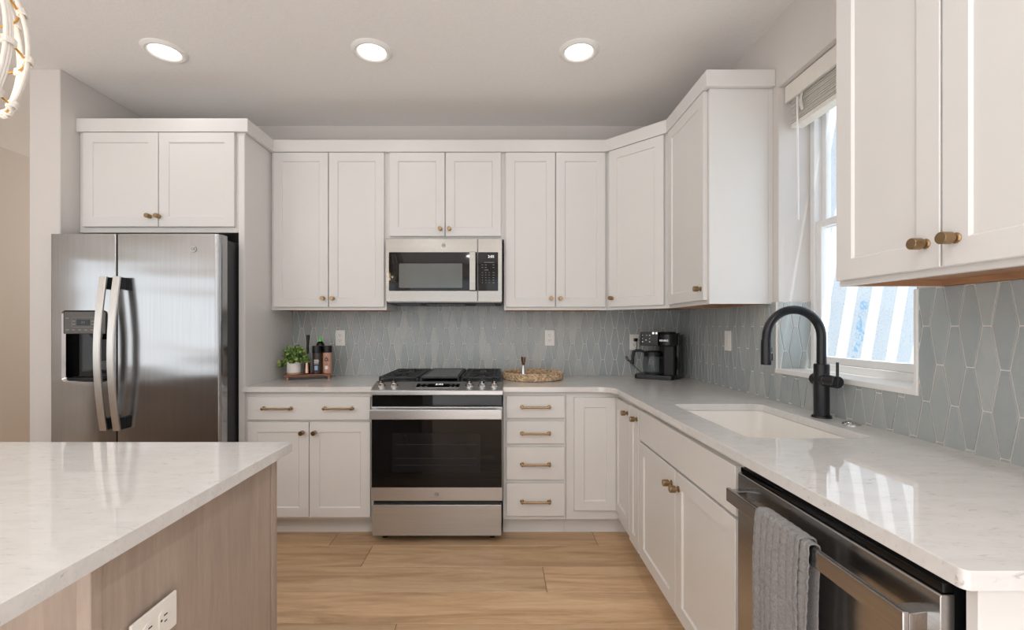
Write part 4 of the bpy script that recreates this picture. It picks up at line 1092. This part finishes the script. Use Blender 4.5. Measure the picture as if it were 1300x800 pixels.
bm = box(BX - 0.024, BX, 0.735, 0.7575, 0.0, CB - 0.0005, 0.0015, 1)
obj('corner_post', bm, M['island_wood'], isl, sm=False)

# ------------------------------------------------------------------ coffee maker
Pc = Vector((1.140, 2.962, CT)); yaw = math.atan2(-0.549, 0.836)   # local +x runs along its front to the viewer's right
uL = Vector((math.cos(yaw), math.sin(yaw), 0)); vL = Vector((-uL.y, uL.x, 0))
org = Pc - uL * 0.13 + vL * 0.105
cf = thing('coffee_maker', 'black coffee maker with glass carafe in the corner of the counter', 'coffee maker', org, yaw)
def cpart(name, bm, mat, par=None): return obj(name, bm, mat, par or cf, world=False)
# local: x -0.13..0.13, y -0.105 (front)..0.105
cpart('base', add_poly_prism(new_bm(), rounded(-0.130, 0.130, -0.105, 0.105, 0.028), 0.0, 0.030, 0.003), M['plastic'])
cpart('housing', add_poly_prism(new_bm(), rounded(0.052, 0.125, -0.060, 0.103, 0.012), 0.0302, 0.225, 0.002), M['plastic_matte'])
bm = add_poly_prism(new_bm(), rounded(0.000, 0.051, 0.050, 0.103, 0.008), 0.0302, 0.225, 0.002)
cpart('rear_wall', bm, M['plastic_matte'])
hd = cpart('brew_head', add_poly_prism(new_bm(), rounded(-0.092, 0.030, -0.085, 0.103, 0.010), 0.226, 0.318, 0.003), M['plastic'])
bm = new_bm()
for i_, (x, z) in enumerate(((-0.076, 0.296), (-0.028, 0.296), (-0.048, 0.296), (-0.076, 0.252), (-0.028, 0.252), (-0.052, 0.264), (-0.076, 0.274), (-0.028, 0.274))):
    s_ = 0.0042 if i_ in (1, 3, 4, 5) else 0.0028
    add_box(bm, x - s_, x + s_, -0.0866, -0.0845, z - s_ * 0.8, z + s_ * 0.8)
cpart('button_marks', bm, M['print_white'], hd)
sh = cpart('pod_head', add_lathe(add_poly_prism(new_bm(), rounded(0.032, 0.127, -0.045, 0.103, 0.012), 0.226, 0.310, 0.003), [(0, 0.226), (0.052, 0.226), (0.057, 0.232), (0.057, 0.303), (0.052, 0.309), (0.050, 0.320), (0, 0.322)], 36, Matrix.Translation((0.082, -0.050, 0))), M['plastic'])
tb = text_bm('KEURIG', 0.0165, 0.0006); xf(tb, frame((0.070, -0.1075, 0.262), (1, 0, 0), (0, -1, 0))); cpart('wordmark', tb, M['chrome'], sh)
bm = box(-0.012, 0.004, -0.0872, -0.08, 0.303, 0.3185, 0.001, 1); add_box(bm, 0.010, 0.024, -0.0872, -0.08, 0.303, 0.3185, 0.001, 1)
cpart('latch', bm, M['chrome'], hd)
cpart('water_tank', add_box(add_poly_prism(new_bm(), rounded(0.126, 0.148, -0.02, 0.100, 0.006), 0.0, 0.292, 0.002), 0.120, 0.158, -0.02, 0.100, 0.292, 0.303, 0.003), M['bglass'])
ca = thing('carafe', None, None, (-0.022, -0.032, 0.0312)); ca.parent = cf
cg_ = cpart('jug', add_lathe(new_bm(), [(0, 0), (0.052, 0), (0.062, 0.008), (0.0655, 0.035), (0.0655, 0.085), (0.060, 0.118), (0.056, 0.130), (0.0545, 0.130), (0.0585, 0.116), (0.064, 0.085), (0.064, 0.035), (0.060, 0.009), (0.051, 0.0015), (0, 0.0015)], 36, None, False), M['carafe'], ca)
cpart('lid', add_lathe(new_bm(), [(0, 0.1305), (0.058, 0.1305), (0.0595, 0.136), (0.0595, 0.150), (0.052, 0.158), (0, 0.160)], 32), M['plastic'], ca)
cpart('band', add_lathe(new_bm(), [(0.0600, 0.1200), (0.0620, 0.1200), (0.0605, 0.1300), (0.0570, 0.1300)], 32, None, False), M['plastic'], ca)
pts = [(-0.052, -0.01, 0.148), (-0.075, -0.018, 0.158), (-0.105, -0.028, 0.158), (-0.120, -0.033, 0.150), (-0.126, -0.036, 0.125), (-0.126, -0.036, 0.090), (-0.124, -0.036, 0.062)]
cpart('handle', add_tube(new_bm(), pts, [0.008, 0.009, 0.010, 0.011, 0.0105, 0.0095, 0.008], 10), M['plastic'], ca)
# cord
def bez(pts, n=10):
    out = []; P = [Vector(p) for p in pts]
    for i in range(len(P) - 1):
        p0 = P[max(i - 1, 0)]; p1 = P[i]; p2 = P[i + 1]; p3 = P[min(i + 2, len(P) - 1)]
        for k in range(n):
            t = k / n; out.append(0.5 * ((2 * p1) + (p2 - p0) * t + (2 * p0 - 5 * p1 + 4 * p2 - p3) * t * t + (3 * p1 - p0 - 3 * p2 + p3) * t ** 3))
    out.append(P[-1]); return out
pl = thing('power_cord', 'black cord running from the outlet down to the coffee maker', 'cord', (0.985, BACK - 0.02, CT))
obj('plug', box(0.973, 1.000, BACK - 0.036, BACK - 0.0160, 1.150, 1.172, 0.004), M['plastic'], pl)
cp_ = [(0.990, BACK - 0.034, 1.152), (0.992, BACK - 0.036, 1.110), (0.978, BACK - 0.034, 1.060), (0.965, BACK - 0.034, 1.020), (0.935, BACK - 0.034, 1.008), (0.912, BACK - 0.034, 1.030), (0.918, BACK - 0.038, 1.040), (0.940, BACK - 0.042, 1.005), (0.985, BACK - 0.05, 0.958), (1.02, BACK - 0.055, 0.925), (1.045, BACK - 0.05, 0.915)]
obj('cable', add_tube(new_bm(), bez(cp_, 8), 0.0028, 8), M['cord'], pl)

# ------------------------------------------------------------------ woven tray and jigger
tx, ty, tr = 0.228, 3.078, 0.204
tr_t = thing('woven_tray', 'round woven rattan tray on the counter right of the range', 'tray', (tx, ty, CT))
bm = new_bm()
for lev in range(5):
    for ph in (0, PI):
        pts = []
        for k in range(180):
            an = 2 * PI * k / 180; r = tr - 0.008 + 0.0055 * math.sin(an * 22 + ph + lev * 1.3); z = CT + 0.0088 + lev * 0.0090 + 0.0035 * math.cos(an * 22 + ph + lev)
            pts.append((tx + r * math.cos(an), ty + r * math.sin(an), z))
        add_tube(bm, pts, 0.0048 if lev < 4 else 0.0042, 6, True)
obj('rim', bm, M['weave'], tr_t)
bm = new_bm()
for k in range(19):
    r = 0.010 + k * 0.0098; pts = [(tx + r * math.cos(2 * PI * q / 60), ty + r * math.sin(2 * PI * q / 60), CT + 0.0060 + 0.001 * math.sin(q * 1.9 + k)) for q in range(60)]
    add_tube(bm, pts, 0.0048, 6, True)
obj('base', bm, M['weave'], tr_t)
jg = thing('jigger', 'double-ended metal jigger standing on the woven tray', 'jigger', (0.163, 3.065, CT + 0.0115))
b0 = Matrix.Translation((0.163, 3.065, CT + 0.0115))
obj('lower_cup', add_lathe(new_bm(), [(0, 0), (0.0195, 0), (0.0195, 0.002), (0.0085, 0.082), (0, 0.082)], 28, b0), M['chrome'], jg)
obj('upper_cup', add_lathe(new_bm(), [(0, 0.0825), (0.0085, 0.0825), (0.0185, 0.138), (0.0170, 0.138), (0.0085, 0.095), (0, 0.095)], 28, b0), M['copper'], jg)

# ------------------------------------------------------------------ riser board and the things on it
P0 = Vector((-1.413, 2.960, 0)); ub = Vector((0.917, 0.40, 0)).normalized(); vb = Vector((-ub.y, ub.x, 0)); zb_ = 0.936
def on_board(a_, b_, z=zb_): p = P0 + ub * a_ + vb * b_; return (p.x, p.y, z)
rb = thing('wooden_riser', 'small dark wooden riser on the counter left of the range', 'riser', on_board(0.15, 0.07, CT), math.atan2(ub.y, ub.x))
zz = zb_ - CT
obj('board', add_poly_prism(new_bm(), rounded(-0.150, 0.150, -0.070, 0.070, 0.006), zz - 0.015, zz, 0.002), M['walnut'], rb, world=False)
for sx in (-1, 1):
    for sy in (-1, 1):
        obj('foot', add_lathe(new_bm(), [(0, 0), (0.006, 0), (0.008, 0.004), (0.007, 0.010), (0.011, 0.0200), (0, 0.0200)], 16, Matrix.Translation((sx * 0.128, sy * 0.052, 0))), M['foot_wood'], rb, world=False)
# potted plant
pp = on_board(0.060, 0.070); pot = thing('potted_plant', 'leafy green plant in a small white pot on the riser', 'plant', pp)
T = Matrix.Translation(pp)
po = obj('pot', add_lathe(new_bm(), [(0, 0.012), (0.0435, 0.012), (0.0445, 0.016), (0.0445, 0.084), (0.042, 0.087), (0.040, 0.084), (0.040, 0.070), (0, 0.070)], 32, T), M['ceramic'], pot)
obj('clay_foot', add_lathe(new_bm(), [(0, 0), (0.042, 0), (0.0437, 0.003), (0.0437, 0.0118), (0, 0.0118)], 32, T), M['sand'], po)
obj('soil', add_lathe(new_bm(), [(0, 0.0705), (0.0395, 0.0705), (0.038, 0.076), (0, 0.079)], 20, T), M['soil'], pot)
rl = random.Random(11); bmA = new_bm(); bmB = new_bm(); bmS = new_bm()
def leaf(bm, c, n, size):
    q = n.to_track_quat('Z', 'Y').to_matrix().to_4x4(); q.translation = c
    pts = [(0, 0, 0.0)] + [(size * (0.5 + 0.55 * math.sin(k * PI / 5)) * (1 if k else 1) * math.cos(2 * PI * k / 10) if False else size * 0.5 * math.cos(2 * PI * k / 10) * (1.0), size * 0.62 * math.sin(2 * PI * k / 10), size * 0.10 * math.cos(4 * PI * k / 10)) for k in range(10)]
    vs = [bm.verts.new(q @ Vector(p)) for p in pts]
    for k in range(10): bm.faces.new((vs[0], vs[1 + k], vs[1 + (k + 1) % 10]))
ctr = Vector((pp[0], pp[1], pp[2] + 0.085))
for k in range(96):
    an = rl.uniform(0, 2 * PI); el = rl.uniform(-0.15, 1.35); rad = rl.uniform(0.65, 1.0)
    dx = math.cos(an) * math.cos(el) * 0.088; dy = math.sin(an) * math.cos(el) * 0.072; dz = math.sin(el) * 0.108 + 0.014
    if k % 6 == 0: dx = 0.085 + rl.uniform(0, 0.035); dz = rl.uniform(-0.01, 0.03); dy = rl.uniform(-0.04, 0.02)
    if k % 9 == 1: dx = -0.085 - rl.uniform(0, 0.012); dz = rl.uniform(-0.05, 0.01); dy = rl.uniform(-0.05, -0.01)
    tip = ctr + Vector((dx, dy, dz)) * rad
    if tip.x < -1.490: tip.x = -1.490
    base = ctr + Vector((dx * 0.15, dy * 0.15, -0.012)); mid = (base + tip) / 2 + Vector((0, 0, 0.018))
    add_tube(bmS, [base, mid, tip], 0.0009, 4)
    for q in range(7):
        s = q / 6; p = base * (1 - s) ** 2 + mid * 2 * s * (1 - s) + tip * s * s
        if s < 0.3: continue
        for side in (-1, 1):
            nrm = Vector((rl.uniform(-1, 1), rl.uniform(-1.4, 0.4), rl.uniform(0.1, 1.2))).normalized()
            pos = p + Vector((side * 0.006, rl.uniform(-0.006, 0.006), rl.uniform(-0.004, 0.004)))
            if pos.x < -1.495: continue
            leaf(bmB if rl.random() < 0.33 else bmA, pos, nrm, rl.uniform(0.012, 0.020))
for f in bmA.faces: f.material_index = 0
n0 = len(bmA.faces); merge(bmA, bmB); bmA.faces.ensure_lookup_table()
for f in bmA.faces[n0:]: f.material_index = 1
obj('foliage', bmA, [M['leaf'], M['leaf2']], pot, recalc=False); obj('stems', bmS, M['stem'], pot)
# slim utensil in a stand
up = on_board(0.142, 0.085); T = Matrix.Translation(up)
ut = thing('milk_frother', 'slim utensil with a black handle standing in a copper base behind the plant', 'utensil', up)
obj('stand', add_lathe(new_bm(), [(0, 0), (0.024, 0), (0.025, 0.003), (0.022, 0.008), (0.019, 0.05), (0.0165, 0.095), (0.0155, 0.095), (0.017, 0.05), (0, 0.045)], 24, T), M['copper'], ut)
obj('shaft', add_cyl(new_bm(), (up[0], up[1], up[2] + 0.046), (up[0], up[1], up[2] + 0.14), 0.005, 12), M['chrome'], ut)
bm = new_bm(); add_lathe(bm, [(0, 0.135), (0.0065, 0.135), (0.0072, 0.16), (0.0115, 0.255), (0.0110, 0.263), (0, 0.264)], 20, T @ Matrix.Rotation(0.03, 4, 'Y')); obj('handle', bm, M['plastic'], ut)
# bottles
def shaker_bottle(a_, b_, label, body, name, prints):
    p = on_board(a_, b_); T = Matrix.Translation(p); t = thing(name, label, 'bottle', p)
    bo = obj('jar', add_lathe(new_bm(), [(0, 0), (0.027, 0), (0.029, 0.002), (0.029, 0.138), (0.027, 0.142), (0, 0.142)], 32, T), body, t)
    obj('cap', add_lathe(new_bm(), [(0, 0.1425), (0.0300, 0.1425), (0.0305, 0.145), (0.0305, 0.186), (0.0290, 0.189), (0, 0.189)], 32, T), M['plastic'], t)
    for nm, mat, items in prints:
        bm = new_bm()
        for (du, z, w, h) in items:       # patches wrapped on the cylinder, facing the room
            th0 = -PI / 2 + 0.15 + (du - w / 2) / 0.0293; th1 = -PI / 2 + 0.15 + (du + w / 2) / 0.0293; n = 5; q = []
            for k in range(n + 1):
                an = th0 + (th1 - th0) * k / n; q.append([bm.verts.new((p[0] + 0.0294 * math.cos(an), p[1] + 0.0294 * math.sin(an), p[2] + zc_)) for zc_ in (z - h / 2, z + h / 2)])
            for k in range(n): bm.faces.new((q[k][0], q[k + 1][0], q[k + 1][1], q[k][1]))
        obj(nm, bm, mat, bo)
    return t
shaker_bottle(0.205, 0.050, 'dark labelled grinder bottle with black cap, left of the pink one', M['darklabel'], 'spice_bottle',
              [('white_print', M['print_white'], [(0.0, 0.094, 0.030, 0.004), (0.002, 0.086, 0.034, 0.006), (0.0, 0.077, 0.032, 0.004), (0.001, 0.068, 0.030, 0.003)]), ('blue_print', M['print_blue'], [(0.0, 0.040, 0.022, 0.030)])])
shaker_bottle(0.270, 0.045, 'pink salt grinder bottle with black cap at the right end of the riser', M['pinklabel'], 'spice_bottle',
              [('dark_print', M['print_dark'], [(0.0, 0.112, 0.006, 0.006), (0.0, 0.104, 0.022, 0.006), (-0.008, 0.096, 0.006, 0.012), (0.008, 0.096, 0.006, 0.012), (0.0, 0.088, 0.024, 0.006), (0.0, 0.078, 0.008, 0.004), (0.0, 0.064, 0.018, 0.003)]), ('white_print', M['print_white'], [(0.0, 0.040, 0.020, 0.022)])])
p = on_board(0.228, 0.112); T = Matrix.Translation(p)
ob_ = thing('oil_bottle', 'oil bottle with green nozzle behind the two black-capped grinders', 'bottle', p)
obj('bottle', add_lathe(new_bm(), [(0, 0), (0.027, 0), (0.028, 0.003), (0.028, 0.150), (0, 0.150)], 28, T), M['oil'], ob_)
obj('shoulder', add_lathe(new_bm(), [(0, 0.1505), (0.0285, 0.1505), (0.0285, 0.185), (0.026, 0.200), (0.018, 0.212), (0.010, 0.216), (0, 0.216)], 28, T), M['plastic'], ob_)
obj('nozzle', add_lathe(new_bm(), [(0, 0.2165), (0.012, 0.2165), (0.012, 0.226), (0.008, 0.230), (0.0065, 0.246), (0.005, 0.250), (0, 0.251)], 20, T), M['green_cap'], ob_)

# ------------------------------------------------------------------ cage pendant over the island
px_, py_ = -1.195, 0.93; zt_, zb2 = 2.09, 1.740
pn = thing('pendant_light', 'white cane cage pendant with gold wire at the upper left corner', 'pendant light', (px_, py_, CEIL))
def cage_r(s): return 0.050 + 0.108 * math.sin(PI * (0.12 + 0.63 * s)) ** 0.9     # s: 0 top, 1 bottom
def cage_p(s, an, dr=0.0, da=0.0):
    r = cage_r(s) + dr; return (px_ + r * math.cos(an) - math.sin(an) * da, py_ + r * math.sin(an) + math.cos(an) * da, zt_ + (zb2 - zt_) * s)
NR = 12
for q in range(NR):
    an = 2 * PI * q / NR + 0.18; bm = new_bm()
    for da in (-0.0066, 0.0, 0.0066):
        add_tube(bm, [cage_p(k / 20, an, -0.001 * abs(da) * 100, da) for k in range(21)], 0.0040, 8)
    rib = obj('rib', bm, M['rattan_white'], pn)
    for s in (0.03, 0.36, 0.66, 0.97):
        bm = new_bm()
        for e in (-0.006, -0.002, 0.002, 0.006):
            c = [cage_p(s + e * 2, an, 0.0080 * math.cos(w2), 0.0140 * math.sin(w2)) for w2 in [2 * PI * k / 12 for k in range(12)]]
            add_tube(bm, c, 0.0030, 6, True)
        obj('binding', bm, M['rattan_white'], rib)
for s in (0.03, 0.36, 0.66, 0.97):
    obj('gold_hoop', add_tube(new_bm(), [cage_p(s, 2 * PI * k / 60, -0.006) for k in range(60)], 0.0026, 8, True), M['brass_wire'], pn)
obj('stem', add_cyl(new_bm(), (px_, py_, 1.93), (px_, py_, CEIL - 0.02), 0.005, 12), M['brass_wire'], pn)
obj('canopy', add_lathe(new_bm(), [(0, -0.024), (0.055, -0.022), (0.06, -0.004), (0.06, 0), (0, 0)], 32, Matrix.Translation((px_, py_, CEIL))), M['brass_wire'], pn)
bm = add_cyl(new_bm(), (px_, py_, 1.84), (px_, py_, 1.93), 0.017, 20)
for k in range(6): add_cyl(bm, (px_, py_, 2.045), cage_p(0.03, 2 * PI * k / 6 + 0.18, -0.006), 0.0022, 6)
obj('socket', bm, M['brass_wire'], pn)
obj('bulb', add_lathe(new_bm(), [(0, 0), (0.012, 0.003), (0.024, 0.016), (0.026, 0.030), (0.018, 0.052), (0.012, 0.064), (0, 0.064)], 20, Matrix.Translation((px_, py_, 1.776))), M['bulb'], pn)
l = bpy.data.lights.new('pendant_glow', 'POINT'); l.energy = 3.0; l.color = (1.0, 0.82, 0.6); l.shadow_soft_size = 0.03
lo = bpy.data.objects.new('pendant_glow', l); C.objects.link(lo); lo.parent = pn; lo.location = (0, 0, 1.80 - CEIL)
